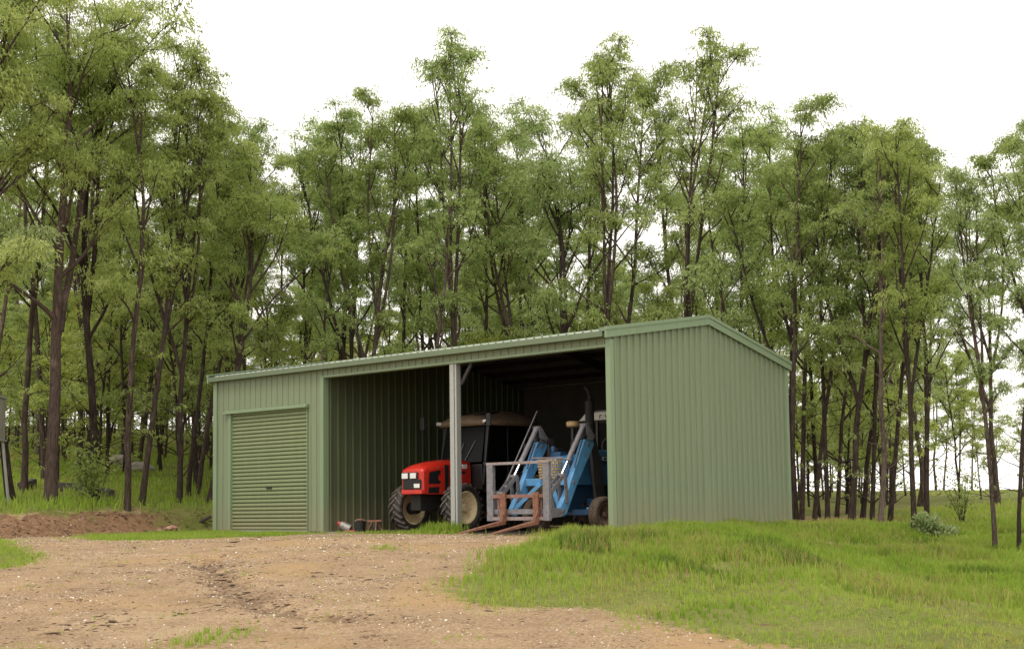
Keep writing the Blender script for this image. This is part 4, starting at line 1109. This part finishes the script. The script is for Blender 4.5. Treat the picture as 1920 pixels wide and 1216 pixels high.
# low shrubs
def shrub(px, py, H, W, label, seed, tint=.6, dens=900):
    X, Y = hit(px, py); rg_ = np.random.default_rng(seed); T = Tubes(); V = []; TI = []
    for k in range(9):
        a = rg_.uniform(0, 6.28); q = wander(rg_, (0, 0, -.03), (math.cos(a) * .5, math.sin(a) * .5, 1), H * rg_.uniform(.6, 1), 5, .03, .14); q[:, :2] *= W / H * 1.2
        T.tube(q, np.linspace(.014, .004, 6), 4)
        n = dens // 9; i = rg_.integers(2, 6, n); p = q[i] + rg_.normal(0, 1, (n, 3)) * np.array([W * .16, W * .16, H * .10])
        d = rg_.normal(0, .7, (n, 3)) + np.array([0, 0, .2]); d /= np.linalg.norm(d, axis=1)[:, None]; s = np.cross(d, rg_.normal(0, 1, (n, 3))); s /= np.linalg.norm(s, axis=1)[:, None]
        l = rg_.uniform(.07, .14, n)[:, None]
        V.append(np.stack([p, p + d * l * .5 + s * l * .22, p + d * l, p + d * l * .5 - s * l * .22], 1).reshape(-1, 3)); TI.append(np.repeat(np.clip(tint + rg_.normal(0, .15, n), 0, 1), 4))
    V = np.concatenate(V); TI = np.concatenate(TI)
    o = empty('shrub', (X, Y, float(ground(X, Y))), 0, label, 'shrub')
    a = bpy.data.objects.new('stems', fast_mesh('stems', np.concatenate(T.v), np.concatenate(T.f), 4, M['bark'])); b_ = bpy.data.objects.new('foliage', fast_mesh('foliage', V, np.arange(len(V)), 4, M['leaf'], {'tint': TI}))
    for q in (a, b_): COL.objects.link(q); q.parent = o
    b_.color = (.75, .80, .95, 1) if tint > .6 else (1, 1, 1, 1)




# ------------------------------------------------------------------ trees
def bark(name, dark, mid, light):
    m, nt, b = newmat(name); L = nt.links.new
    tc = N(nt, 'ShaderNodeTexCoord'); mp = N(nt, 'ShaderNodeMapping'); mp.inputs['Scale'].default_value = (1, 1, .16)
    L(tc.outputs['Object'], mp.inputs[0])
    n1 = N(nt, 'ShaderNodeTexNoise'); n1.inputs['Scale'].default_value = 26; n1.inputs['Detail'].default_value = 8; n1.inputs['Roughness'].default_value = .7
    L(mp.outputs[0], n1.inputs['Vector'])
    r = ramp(nt, [(.33, dark), (.5, mid), (.68, light)]); L(n1.outputs['Fac'], r.inputs[0])
    oi = N(nt, 'ShaderNodeObjectInfo'); hs = N(nt, 'ShaderNodeHueSaturation')
    mr = N(nt, 'ShaderNodeMapRange'); mr.inputs[3].default_value = .65; mr.inputs[4].default_value = 1.5; L(oi.outputs['Random'], mr.inputs[0]); L(mr.outputs[0], hs.inputs['Value'])
    n2 = N(nt, 'ShaderNodeTexNoise'); n2.inputs['Scale'].default_value = 1.4; n2.inputs['Detail'].default_value = 4; L(tc.outputs['Object'], n2.inputs['Vector'])
    r2 = ramp(nt, [(.55, (1, 1, 1)), (.7, (1.7, 1.7, 1.75))]); L(n2.outputs['Fac'], r2.inputs[0])
    mx = N(nt, 'ShaderNodeMixRGB', blend_type='MULTIPLY'); mx.inputs[0].default_value = 1
    L(r.outputs[0], hs.inputs['Color']); L(hs.outputs[0], mx.inputs[1]); L(r2.outputs[0], mx.inputs[2]); L(mx.outputs[0], b.inputs['Base Color'])
    bp = N(nt, 'ShaderNodeBump'); bp.inputs['Strength'].default_value = .9; bp.inputs['Distance'].default_value = .03
    L(n1.outputs['Fac'], bp.inputs['Height']); L(bp.outputs[0], b.inputs['Normal']); b.inputs['Roughness'].default_value = .95; b.inputs['Specular IOR Level'].default_value = .1
    return m


M['bark'] = bark('dark_bark', (.022, .016, .013), (.052, .038, .031), (.105, .080, .066))
M['bark2'] = bark('pale_bark', (.06, .045, .038), (.12, .088, .075), (.20, .155, .13))


def leafmat(name):
    m, nt, b = newmat(name); L = nt.links.new
    a = N(nt, 'ShaderNodeAttribute', attribute_name='tint')
    oi = N(nt, 'ShaderNodeObjectInfo')
    r = ramp(nt, [(0, (.12, .150, .042)), (.35, (.235, .290, .085)), (.7, (.335, .395, .135)), (1, (.45, .48, .22))])
    L(a.outputs['Fac'], r.inputs[0])
    mx = N(nt, 'ShaderNodeMixRGB', blend_type='MULTIPLY'); mx.inputs[0].default_value = 1
    L(r.outputs[0], mx.inputs[1]); L(oi.outputs['Color'], mx.inputs[2])
    L(mx.outputs[0], b.inputs['Base Color']); b.inputs['Roughness'].default_value = .55; b.inputs['Specular IOR Level'].default_value = .35
    tr = N(nt, 'ShaderNodeBsdfTranslucent'); ms = N(nt, 'ShaderNodeMixShader'); ms.inputs[0].default_value = .48
    hs = N(nt, 'ShaderNodeHueSaturation'); hs.inputs['Value'].default_value = 1.5; hs.inputs['Saturation'].default_value = 1.1; L(mx.outputs[0], hs.inputs['Color'])
    L(hs.outputs[0], tr.inputs[0]); L(b.outputs[0], ms.inputs[1]); L(tr.outputs[0], ms.inputs[2]); L(ms.outputs[0], nt.nodes['Material Output'].inputs[0])
    return m


M['leaf'] = leafmat('gum_leaves')


class Tubes:
    def __init__(s): s.v = []; s.f = []; s.n = 0
    def tube(s, pts, rad, k):
        pts = np.asarray(pts, float); rad = np.asarray(rad, float); n = len(pts)
        d = np.gradient(pts, axis=0); d /= np.linalg.norm(d, axis=1)[:, None] + 1e-9
        ref = np.array([1.0, .13, 0]); a = np.cross(d, ref); a /= np.linalg.norm(a, axis=1)[:, None] + 1e-9; b = np.cross(d, a)
        t = np.arange(k) * 2 * np.pi / k
        ring = pts[:, None, :] + rad[:, None, None] * (np.cos(t)[None, :, None] * a[:, None, :] + np.sin(t)[None, :, None] * b[:, None, :])
        s.v.append(ring.reshape(-1, 3))
        i = np.arange(n - 1)[:, None] * k; j = np.arange(k)[None, :]; j2 = (j + 1) % k
        s.f.append((np.stack([i + j, i + j2, i + k + j2, i + k + j], -1) + s.n).reshape(-1)); s.n += n * k


def wander(rg, p, d, L, seg, up, wob):
    """a growing branch: start p, direction d, length L"""
    pts = [np.array(p, float)]; d = np.array(d, float); d /= np.linalg.norm(d)
    for i in range(seg):
        d = d + rg.normal(0, wob, 3) + np.array([0, 0, up]); d /= np.linalg.norm(d)
        pts.append(pts[-1] + d * L / seg)
    return np.array(pts)


DENS = .88


def make_tree(seed, H=14., r0=0.083, start=.42, spread=2.0, limbs=9, forks=0, puff=.62, leaves=230, wob=.05, lean=(0, 0), angle=(22, 48), droop=.0, dead=4, tintbase=.5, flare=1.35, leaf_len=.125, leaf_w=.030, scrub=0):
    rg = np.random.default_rng(seed)
    T = Tubes(); clumps = []
    def leader(p, d, L, r, frac0, main):
        seg = max(6, int(L / .7)); pts = wander(rg, p, d, L, seg, .05 if main else .07, wob * .75)
        t = np.linspace(0, 1, seg + 1); rad = r * (1 - t) ** .75 * .93 + .012
        if main: rad[0] *= flare; rad[1] *= 1 + (flare - 1) * .25
        T.tube(pts, rad, 10 if main else 7)
        return pts, rad
    pts, rad = leader((0, 0, -.35), (lean[0], lean[1], 1), H * .93, r0, 0, True)
    leaders = [(pts, rad, start)]
    for k in range(forks):
        i = int(len(pts) * rg.uniform(.28, .5)); az = rg.uniform(0, 6.28); a = R(rg.uniform(8, 17))
        q, qr = leader(pts[i], (math.sin(a) * math.cos(az), math.sin(a) * math.sin(az), math.cos(a)), (H * .95 - pts[i][2]) * rg.uniform(.8, .98), rad[i] * .75, 0, False)
        leaders.append((q, qr, .25))
    def clump(c, s):
        clumps.append((np.array(c), s))
        for _ in range(3):
            e = c + rg.normal(0, 1, 3) * s * np.array([.6, .6, .35]); mid = (c + e) / 2 + rg.normal(0, .05, 3)
            T.tube([c - (0, 0, .02), mid, e], [.009, .007, .004], 3)
    for li, (pts, rad, st) in enumerate(leaders):
        nl = limbs if li == 0 else max(4, int(limbs * .6)); az = rg.uniform(0, 6.28)
        for k in range(nl):
            fr = st + (1 - st) * ((k + rg.uniform(0, .7)) / nl) ** .9
            x = min(fr * (len(pts) - 1), len(pts) - 1.01); i = int(x); p = pts[i] * (1 - x + i) + pts[i + 1] * (x - i); r_ = rad[i]
            az += 2.4 + rg.uniform(-.5, .5); a = R(rg.uniform(*angle))
            rel = (fr - st) / (1 - st + 1e-6)
            Lb = spread * (.80 + .9 * rel - 1.25 * rel ** 2) * rg.uniform(.7, 1.25) * (1.0 if li == 0 else .75)
            Lb = Lb / max(.5, math.sin(a) + .25)
            d = (math.sin(a) * math.cos(az), math.sin(a) * math.sin(az), math.cos(a))
            q = wander(rg, p, d, Lb, 7, .05 - droop, .11); qr = r_ * .46 * (1 - np.linspace(0, 1, 8)) ** .8 + .010
            T.tube(q, qr, 6)
            clump(q[-1], puff * rg.uniform(.8, 1.25))
            for j in range(rg.integers(3, 6)):
                u = rg.uniform(.35, .98); y = u * 7; ii = min(int(y), 6); pp = q[ii] * (1 - y + ii) + q[ii + 1] * (y - ii)
                aa = rg.uniform(0, 6.28); dd = (q[ii + 1] - q[ii]); dd /= np.linalg.norm(dd); dd = dd + np.array([math.cos(aa), math.sin(aa), rg.uniform(-.1, .5)]) * .9
                s_ = wander(rg, pp, dd, Lb * rg.uniform(.22, .42), 4, .07 - droop, .13)
                T.tube(s_, np.linspace(qr[ii] * .5, .007, 5), 4)
                clump(s_[-1], puff * rg.uniform(.6, 1.05))
                if rg.random() < .45: clump(s_[2], puff * rg.uniform(.45, .7))
        clump(pts[-1], puff)
        for k in range(2):
            a = rg.uniform(0, 6.28); q = wander(rg, pts[-3 - k], (math.cos(a) * .6, math.sin(a) * .6, 1), spread * .55, 4, .05, .1); T.tube(q, [.03, .025, .02, .014, .008], 5); clump(q[-1], puff * .9)
    for k in range(dead):   # thin bare and half-bare low twigs
        fr = rg.uniform(.14, start); pts = leaders[0][0]; i = int(fr * len(pts)); a = rg.uniform(0, 6.28)
        q = wander(rg, pts[i], (math.cos(a), math.sin(a), rg.uniform(.2, .9)), rg.uniform(.7, 1.9), 5, .02, .16); T.tube(q, np.linspace(.018, .005, 6), 4)
        if rg.random() < .5: clump(q[-1], puff * .45)
    for k in range(scrub):  # epicormic leafy shoots along the trunk
        fr = rg.uniform(.10, start + .1); pts = leaders[0][0]; i = int(fr * len(pts)); a = rg.uniform(0, 6.28)
        q = wander(rg, pts[i], (math.cos(a), math.sin(a), .7), rg.uniform(.6, 1.6), 4, .0, .12); T.tube(q, np.linspace(.016, .005, 5), 4); clump(q[-1], puff * .6)
    # leaves
    V = []; TI = []
    for c, s in clumps:
        m_ = max(5, int(15 * (s / .62) ** 1.6 * rg.uniform(.75, 1.2))); per = max(6, int(leaves * DENS * (s / .62) ** 2 / m_)); n = m_ * per
        us = rg.normal(0, 1, (m_, 3)); us /= np.linalg.norm(us, axis=1)[:, None]; us[:, 2] = np.where(us[:, 2] < -.25, -us[:, 2] * .6, us[:, 2])
        ln = s * rg.uniform(.55, 1.12, m_)
        u = np.repeat(us, per, 0); rr = rg.uniform(.22, 1, n) ** .75
        dist = np.repeat(ln, per) * rr
        p = c + u * dist[:, None] * np.array([1, 1, .85]); p[:, 2] -= .42 * dist * rr
        p += rg.normal(0, 1, (n, 3)) * s * np.array([.12, .12, .09])
        hang = np.stack([rg.normal(0, .55, n) + u[:, 0] * .5, rg.normal(0, .55, n) + u[:, 1] * .5, -np.abs(rg.normal(.95, .45, n))], 1)
        hang /= np.linalg.norm(hang, axis=1)[:, None]
        sd = np.cross(hang, rg.normal(0, 1, (n, 3))); sd /= np.linalg.norm(sd, axis=1)[:, None] + 1e-9
        ll = leaf_len * rg.uniform(.65, 1.3, n)[:, None]; lw = leaf_w * rg.uniform(.7, 1.3, n)[:, None]
        q = np.stack([p, p + hang * ll * .45 + sd * lw * .5, p + hang * ll + sd * lw * .2, p + hang * ll * .42 - sd * lw * .5], 1)
        V.append(q.reshape(-1, 3))
        ti = np.clip(tintbase + rg.normal(0, .13) + rg.normal(0, .14, n) + .16 * rr * u[:, 2], 0, 1); TI.append(np.repeat(ti, 4))
    V = np.concatenate(V); TI = np.concatenate(TI)
    tv = np.concatenate(T.v); tf = np.concatenate(T.f)
    h = float(V[:, 2].max()) - .12
    return tv, tf, V, np.arange(len(V)), TI, h


class Proto: pass
def proto(seed, pale=False, **kw):
    tv, tf, V, vf, ti, h = make_tree(seed, **kw)
    P = Proto(); P.h = h
    P.trunk = fast_mesh('trunk', tv, tf, 4, M['bark2'] if pale else M['bark'], smooth=True)
    if kw.get('H') == 17: P.trunk.materials.clear(); P.trunk.materials.append(M['bark3'])
    P.crown = fast_mesh('crown', V, vf, 4, M['leaf'], {'tint': ti})
    top = V[V[:, 2] > h - 1.2]; P.topx = float(top[:, 0].mean()); P.topy = float(top[:, 1].mean())
    P.src = None; P.nleaf = len(V) // 4
    return P


M['bark3'] = bark('reddish_bark', (.045, .031, .026), (.092, .066, .055), (.15, .112, .095))
PR = {
    'tall_a': proto(1, H=14, r0=0.080, start=.36, spread=1.6, limbs=13, wob=.035),
    'tall_b': proto(2, H=14, r0=0.077, start=.36, spread=1.5, limbs=12, wob=.045, tintbase=.45),
    'tall_c': proto(3, H=14, r0=0.083, start=.38, spread=1.7, limbs=11, wob=.05, tintbase=.55),
    'fork_a': proto(4, H=14, r0=0.086, start=.40, spread=1.45, limbs=10, forks=2, wob=.04),
    'fork_b': proto(5, H=14, r0=0.089, start=.42, spread=1.35, limbs=9, forks=3, wob=.05, tintbase=.42),
    'airy': proto(6, H=14, r0=0.077, start=.34, spread=1.55, limbs=12, forks=2, puff=.54, wob=.04, leaves=200, dead=7),
    'wide': proto(8, H=12, r0=0.096, start=.35, spread=2.4, limbs=11, forks=1, puff=.72, wob=.07, tintbase=.55),
    'young': proto(9, H=7, r0=0.035, start=.28, spread=1.15, limbs=9, puff=.52, wob=.06, tintbase=.6, leaves=210),
    'young_b': proto(10, H=8, r0=0.039, start=.22, spread=1.4, limbs=10, puff=.55, wob=.07, tintbase=.66, leaves=210, angle=(30, 60)),
    'big': proto(12, pale=False, H=17, r0=0.194, start=.36, spread=3.5, limbs=14, forks=1, puff=.80, leaves=210, wob=.05, angle=(30, 62), droop=.015, dead=8),
    'scrubby': proto(14, H=13, r0=0.074, start=.36, spread=1.6, limbs=10, puff=.56, wob=.05, scrub=7, dead=8, pale=True),
}
WARM = (1.0, 1.0, 1.0, 1)
TINTS = [(1.0, 1.0, .9, 1), (.93, 1.0, 1.0, 1), (.98, 1.0, 1.0, 1), (1.0, 1.02, .92, 1), (.92, .95, .88, 1), (.97, 1.02, 1.15, 1)]


def tree(kind, X, Y, H, label, group=None, rot=None, tint=None, lean=None, name='gum_tree', wide=1.0, thick=1.0):
    P = PR[kind]; s = H / P.h
    if P.src is None:
        t = bpy.data.objects.new(name, None); t.empty_display_size = .3; COL.objects.link(t)
        a = bpy.data.objects.new('trunk', P.trunk); b_ = bpy.data.objects.new('crown', P.crown)
        for o in (a, b_): COL.objects.link(o); o.parent = t
        P.src = (t, a, b_)
    else:
        t0, a0, b0 = P.src
        t = t0.copy(); t.name = name; a = a0.copy(); b_ = b0.copy()
        for o in (t, a, b_): COL.objects.link(o)
        a.parent = t; b_.parent = t
        if 'group' in t.keys(): del t['group']
    t.location = (X, Y, float(ground(X, Y))); t.scale = (s * wide, s * wide, s)
    rot = random.uniform(0, 6.28) if rot is None else rot
    ex, ey = lean or (0, 0)
    t.rotation_mode = 'QUATERNION'
    ax = Vector((-ey, ex, 0))
    from mathutils import Quaternion
    q = Quaternion((0, 0, 1), rot)
    if ax.length > 1e-5: q = Quaternion(ax.normalized(), math.atan(ax.length)) @ q
    t.rotation_quaternion = q
    b_.color = tint or random.choice(TINTS)
    tag(t, label, 'tree', group)
    return t


def hero(px, Y, topx, topy, kind, label, **kw):
    """trunk foot in the column px at distance Y, crown top at (topx, topy) in the photograph"""
    X = at(px, Y); g = float(ground(X, Y)); topy += 22 if 0 < topy < 200 else 0; H = height_at(topy, topx, Y) - g
    P = PR[kind]; s = H / P.h
    Xt = at(topx, Y, topy)
    rot = kw.pop('rot', random.uniform(0, 6.28))
    ox = (P.topx * math.cos(rot) - P.topy * math.sin(rot)) * s
    lean = ((Xt - X - ox) / H, kw.pop('leany', 0))
    return tree(kind, X, Y, H, label, rot=rot, lean=lean, **kw)


G1 = 'gum trees at the edge of the left wood'; G2 = 'gum trees rising behind the shed'; G3 = 'gum trees to the right of the shed'
HEROES = [
 (95, 31.2, 150, -90, 'big', 'thickest trunk of the left wood, reddish brown, on the grass bank', G1, dict(tint=TINTS[0])),
 (22, 31.5, 5, -60, 'wide', 'dark gum trunk beside the grey tank at the left edge', G1, dict(wide=1.0)),
 (42, 34, 60, -20, 'tall_c', 'slim dark gum between the grey tank and the thickest trunk', G1, {}),
 (82, 38, 60, 10, 'tall_a', 'gum standing half hidden behind the thickest trunk', G1, {}),
 (150, 43, 170, 60, 'fork_a', 'gum set back right of the thickest trunk', G1, {}),
 (177, 33, 225, -10, 'wide', 'leafy gum with a slanting trunk, second in the front row from the thickest trunk', G1, dict(tint=TINTS[3])),
 (236, 32, 225, 30, 'tall_c', 'gum with a curved lower trunk, left of the leaning gum', G1, {}),
 (265, 33.2, 335, 8, 'airy', 'brown gum leaning strongly to the right on the left bank', G1, {}),
 (336, 34.6, 365, 110, 'fork_b', 'dark forked gum just right of the leaning gum', G1, {}),
 (353, 36.5, 400, 160, 'tall_b', 'thin gum close behind the dark forked gum', G1, {}),
 (370, 37.5, 455, 170, 'airy', 'slender gum leaning right, second tree left of the roller door corner', G1, {}),
 (391, 35.6, 470, 240, 'wide', 'straight gum just left of the roller door corner of the shed', G1, dict(tint=TINTS[3])),
 (437, 41, 400, 260, 'fork_a', 'forked gum rising over the roof above the roller door', G2, {}),
 (505, 45, 520, 330, 'tall_a', 'lower gum right of the one above the roller door, under the dip in the treetops', G2, {}),
 (560, 44, 560, 262, 'airy', 'gum at the left foot of the middle rise of treetops', G2, {}),
 (618, 43, 625, 200, 'wide', 'rounded gum above the left open bay, left of the dark forked pair', G2, {}),
 (660, 41, 655, 175, 'fork_a', 'left trunk of the dark pair above the left open bay', G2, {}),
 (682, 39, 735, 140, 'fork_b', 'right trunk of the dark pair above the left open bay', G2, {}),
 (735, 45, 760, 200, 'tall_c', 'gum between the dark pair and the tree above the steel post', G2, {}),
 (806, 43, 800, 180, 'tall_b', 'thin straight gum rising just left of the steel post', G2, {}),
 (866, 40, 850, 82, 'airy', 'tallest gum of the middle rise, above the steel post', G2, {}),
 (932, 43, 905, 200, 'tall_a', 'gum right of the tallest one above the steel post', G2, {}),
 (975, 46, 965, 215, 'wide', 'soft rounded gum crown in the middle of the treetops', G2, dict(tint=TINTS[5])),
 (1043, 38.5, 1030, 140, 'wide', 'dark straight trunk with dense crown left of the shed ridge', G2, dict(tint=TINTS[5])),
 (1088, 42, 1090, 120, 'tall_b', 'thin gum between the dense crown and the twisting trunk', G2, {}),
 (1132, 37.5, 1130, 82, 'airy', 'tall twisting gum above the right end of the gutter', G2, dict(tint=TINTS[2])),
 (1165, 41, 1200, 105, 'tall_a', 'thin gum leaning right beside the tall twisting gum', G2, {}),
 (1272, 37, 1330, 76, 'airy', 'tall forked gum standing alone above the ridge of the end wall', G2, dict(tint=TINTS[2])),
 (1284, 40, 1240, 88, 'tall_b', 'thin gum with rounded top left of the lone forked gum', G2, {}),
 (1380, 42, 1395, 225, 'fork_a', 'gum above the back slope of the roof', G2, {}),
 (1415, 45, 1450, 205, 'wide', 'broad gum just right of the back slope of the roof', G2, {}),
 (1478, 31.3, 1530, 150, 'tall_b', 'long dark bare trunk touching the back corner of the end wall', G3, {}),
 (1492, 33.5, 1470, 240, 'fork_b', 'stout gum just right of the back corner of the end wall', G3, {}),
 (1504, 35, 1560, 220, 'tall_c', 'slim gum behind the stout one at the back corner', G3, {}),
 (1526, 33.5, 1590, 260, 'airy', 'first thin gum right of the stout one', G3, {}),
 (1534, 36, 1500, 300, 'young_b', 'sapling thin gum beside the first thin gum', G3, {}),
 (1551, 32, 1560, 250, 'tall_a', 'straight gum left of the thickest trunk on the right', G3, {}),
 (1569, 35, 1600, 330, 'young', 'thin sapling just left of the thickest trunk on the right', G3, {}),
 (1594, 31.5, 1640, 225, 'fork_b', 'thickest trunk in the right group', G3, dict(wide=1.25)),
 (1614, 33.5, 1630, 260, 'tall_c', 'gum close behind the thickest trunk of the right group', G3, {}),
 (1633, 31.8, 1660, 300, 'young_b', 'thin dark gum left of the pale flaking trunk', G3, {}),
 (1651, 30.2, 1625, 235, 'scrubby', 'gum with pale flaking bark right of the shed', G3, dict(wide=1.15)),
 (1668, 31, 1700, 230, 'tall_a', 'dark gum touching the pale flaking trunk', G3, {}),
 (1713, 28.2, 1680, 235, 'fork_a', 'left one of the straight dark pair at the edge of the long grass', G3, {}),
 (1736, 29.6, 1745, 262, 'tall_b', 'right one of the straight dark pair at the edge of the long grass', G3, dict(wide=1.1)),
 (1723, 44, 1760, 420, 'wide', 'gum farther up the slope seen between the straight dark pair', G3, {}),
 (1863, 24.6, 1835, 290, 'airy', 'slim gum nearest the camera on the right', G3, dict(wide=1.0)),
 (1906, 24.6, 1940, 215, 'airy', 'slender gum at the right edge of the picture', G3, dict(wide=.8)),
 (1872, 45, 1840, 350, 'fork_b', 'dark gum halfway up the right slope', G3, dict(wide=1.15)),
 (1757, 70, 1750, 640, 'wide', 'crooked gum leaning on the skyline, leftmost of the four', 'gum trees along the right skyline', {}),
 (1771, 72, 1790, 655, 'young', 'second gum from the left on the skyline', 'gum trees along the right skyline', {}),
 (1799, 71, 1810, 645, 'fork_a', 'third gum from the left on the skyline', 'gum trees along the right skyline', {}),
 (1824, 73, 1830, 650, 'tall_a', 'rightmost straight gum on the skyline', 'gum trees along the right skyline', {}),
 (-60, 29.5, 60, -60, 'wide', 'gum rooted beyond the left edge, its dark limb sweeping into the picture', G1, dict(rot=1.0)),
 (1990, 26.5, 1870, 240, 'fork_b', 'gum leaning in from the right edge with long dark limbs', G3, dict(wide=1.1)),
]
occupied = []
for px, Y, tx, ty, kind, lab, grp, kw in HEROES:
    t = hero(px, Y, tx, ty, kind, lab, group=grp, **kw)
    occupied.append((t.location.x, t.location.y))

# the rest of the wood, standing farther back
def skyline(px):
    return np.interp(px, [-300, 0, 250, 340, 400, 480, 510, 560, 640, 730, 850, 900, 985, 1080, 1200, 1340, 1390, 1450, 1540, 1580, 1690, 1740, 1800, 1900, 2200],
                     [-100, -60, 0, 110, 170, 250, 300, 265, 190, 160, 150, 190, 215, 190, 210, 300, 260, 230, 220, 250, 245, 285, 330, 300, 300])


BAND = [
 ('rear gum tree lost among many in the left wood', 'rear gum trees of the left wood'),
 ('rear gum tree lost among many behind the shed roof', 'rear gum trees behind the shed'),
 ('rear gum tree lost among many in the right wood', 'rear gum trees of the right wood'),
]
rg = random.Random(5)
cnt = 0
kinds = ['tall_a', 'tall_b', 'tall_c', 'fork_a', 'fork_b', 'airy', 'airy', 'scrubby', 'scrubby', 'young', 'young_b', 'tall_b']
tries = 0
while cnt < 115 and tries < 9000:
    tries += 1
    Y = 34 + 46 * rg.random() ** .8
    px = rg.uniform(-160, 1790)
    if px > 1480 and rg.random() < .35: continue
    if px > 1690 and (Y > 60 or rg.random() < .8): continue
    if px > 1150 and Y > 62: continue
    X = at(px, Y)
    u, v = w2s(X, Y)
    if -13 < u < 1.0 and v < 9.3: continue
    if v < 9.3 and u <= -13 and Y < 36: continue
    if any((X - a) ** 2 + (Y - b) ** 2 < 2.1 for a, b in occupied): continue
    k = rg.choice(kinds)
    g = float(ground(X, Y)); lim = height_at(float(skyline(px)) + rg.uniform(10, 110), px, Y) - g
    H = rg.uniform(9.5, 15.5) if not k.startswith('young') else rg.uniform(4.5, 8.5)
    if 1180 < px < 1260: lim = min(lim, height_at(rg.uniform(480, 560), px, Y) - g)
    H = min(H, lim)
    if H < 3: continue
    band = 0 if px < 430 else 1 if px < 1475 else 2
    tree(k, X, Y, H, BAND[band][0], group=BAND[band][1], lean=(rg.uniform(-.07, .07), rg.uniform(-.05, .05)), wide=rg.uniform(.95, 1.25))
    occupied.append((X, Y)); cnt += 1
tries = n3 = 0
for lo, hi, y0_, y1_, cnt_ in ((1480, 1740, 52, 70, 22), (1780, 1930, 44, 60, 5), (1490, 1720, 36, 50, 15), (-60, 450, 62, 86, 40), (-40, 400, 36, 50, 10)):
    for _ in range(cnt_):
        Y = rg.uniform(y0_, y1_); X = at(rg.uniform(lo, hi), Y)
        if any((X - a) ** 2 + (Y - b) ** 2 < .8 for a, b in occupied): continue
        b3 = 2 if lo > 1000 else 0
        tree(rg.choice(['young', 'young_b']), X, Y, rg.uniform(4.2, 6.5), ('low bushy gum lost among the many under the %s' % ('left wood', '', 'right wood')[b3]),
             group='low bushy gums ' + ('of the left wood', '', 'of the right wood')[b3], wide=rg.uniform(1.1, 1.5), tint=rg.choice([(1.1, 1.1, .85, 1), (1, 1, 1, 1)]))
        occupied.append((X, Y))
while n3 < 130 and tries < 9000:
    tries += 1
    Y = 38 + 44 * rg.random(); px = rg.uniform(-120, 1640) if rg.random() < .55 else rg.uniform(-100, 460)
    if px > 1150 and Y > 60: continue
    X = at(px, Y); u, v = w2s(X, Y)
    if -13.5 < u < 2.0 and v < 10: continue
    if any((X - a) ** 2 + (Y - b) ** 2 < 1.2 for a, b in occupied): continue
    band = 0 if px < 430 else 1 if px < 1475 else 2
    tree(rg.choice(['young', 'young_b', 'young_b']), X, Y, rg.uniform(4.5, 7.5), ('low bushy gum lost among the many under the %s' % ('left wood', 'trees behind the shed', 'right wood')[band]),
         group='low bushy gums ' + ('of the left wood', 'behind the shed', 'of the right wood')[band], wide=rg.uniform(1.1, 1.6), tint=rg.choice([(1.15, 1.1, .85, 1), (1, 1, 1, 1), (1.1, 1.12, .9, 1)]))
    occupied.append((X, Y)); n3 += 1
print('trees', cnt + len(HEROES), {k: p.nleaf for k, p in PR.items()})
shrub(1738, 1006, .55, .5, 'small grey green shrub at the foot of the straight dark pair', 1, .75)
shrub(1805, 985, 1.5, 1.0, 'thin sapling standing alone on the brown patch of the right slope', 2, .4, 420)
shrub(1775, 1008, .28, .45, 'low grey green bush between the dark pair and the slim nearest gum', 3, .8)
shrub(178, 945, 1.8, .8, 'leafy sapling hiding the foot of the slanting gum on the left', 4, .35, 1300)
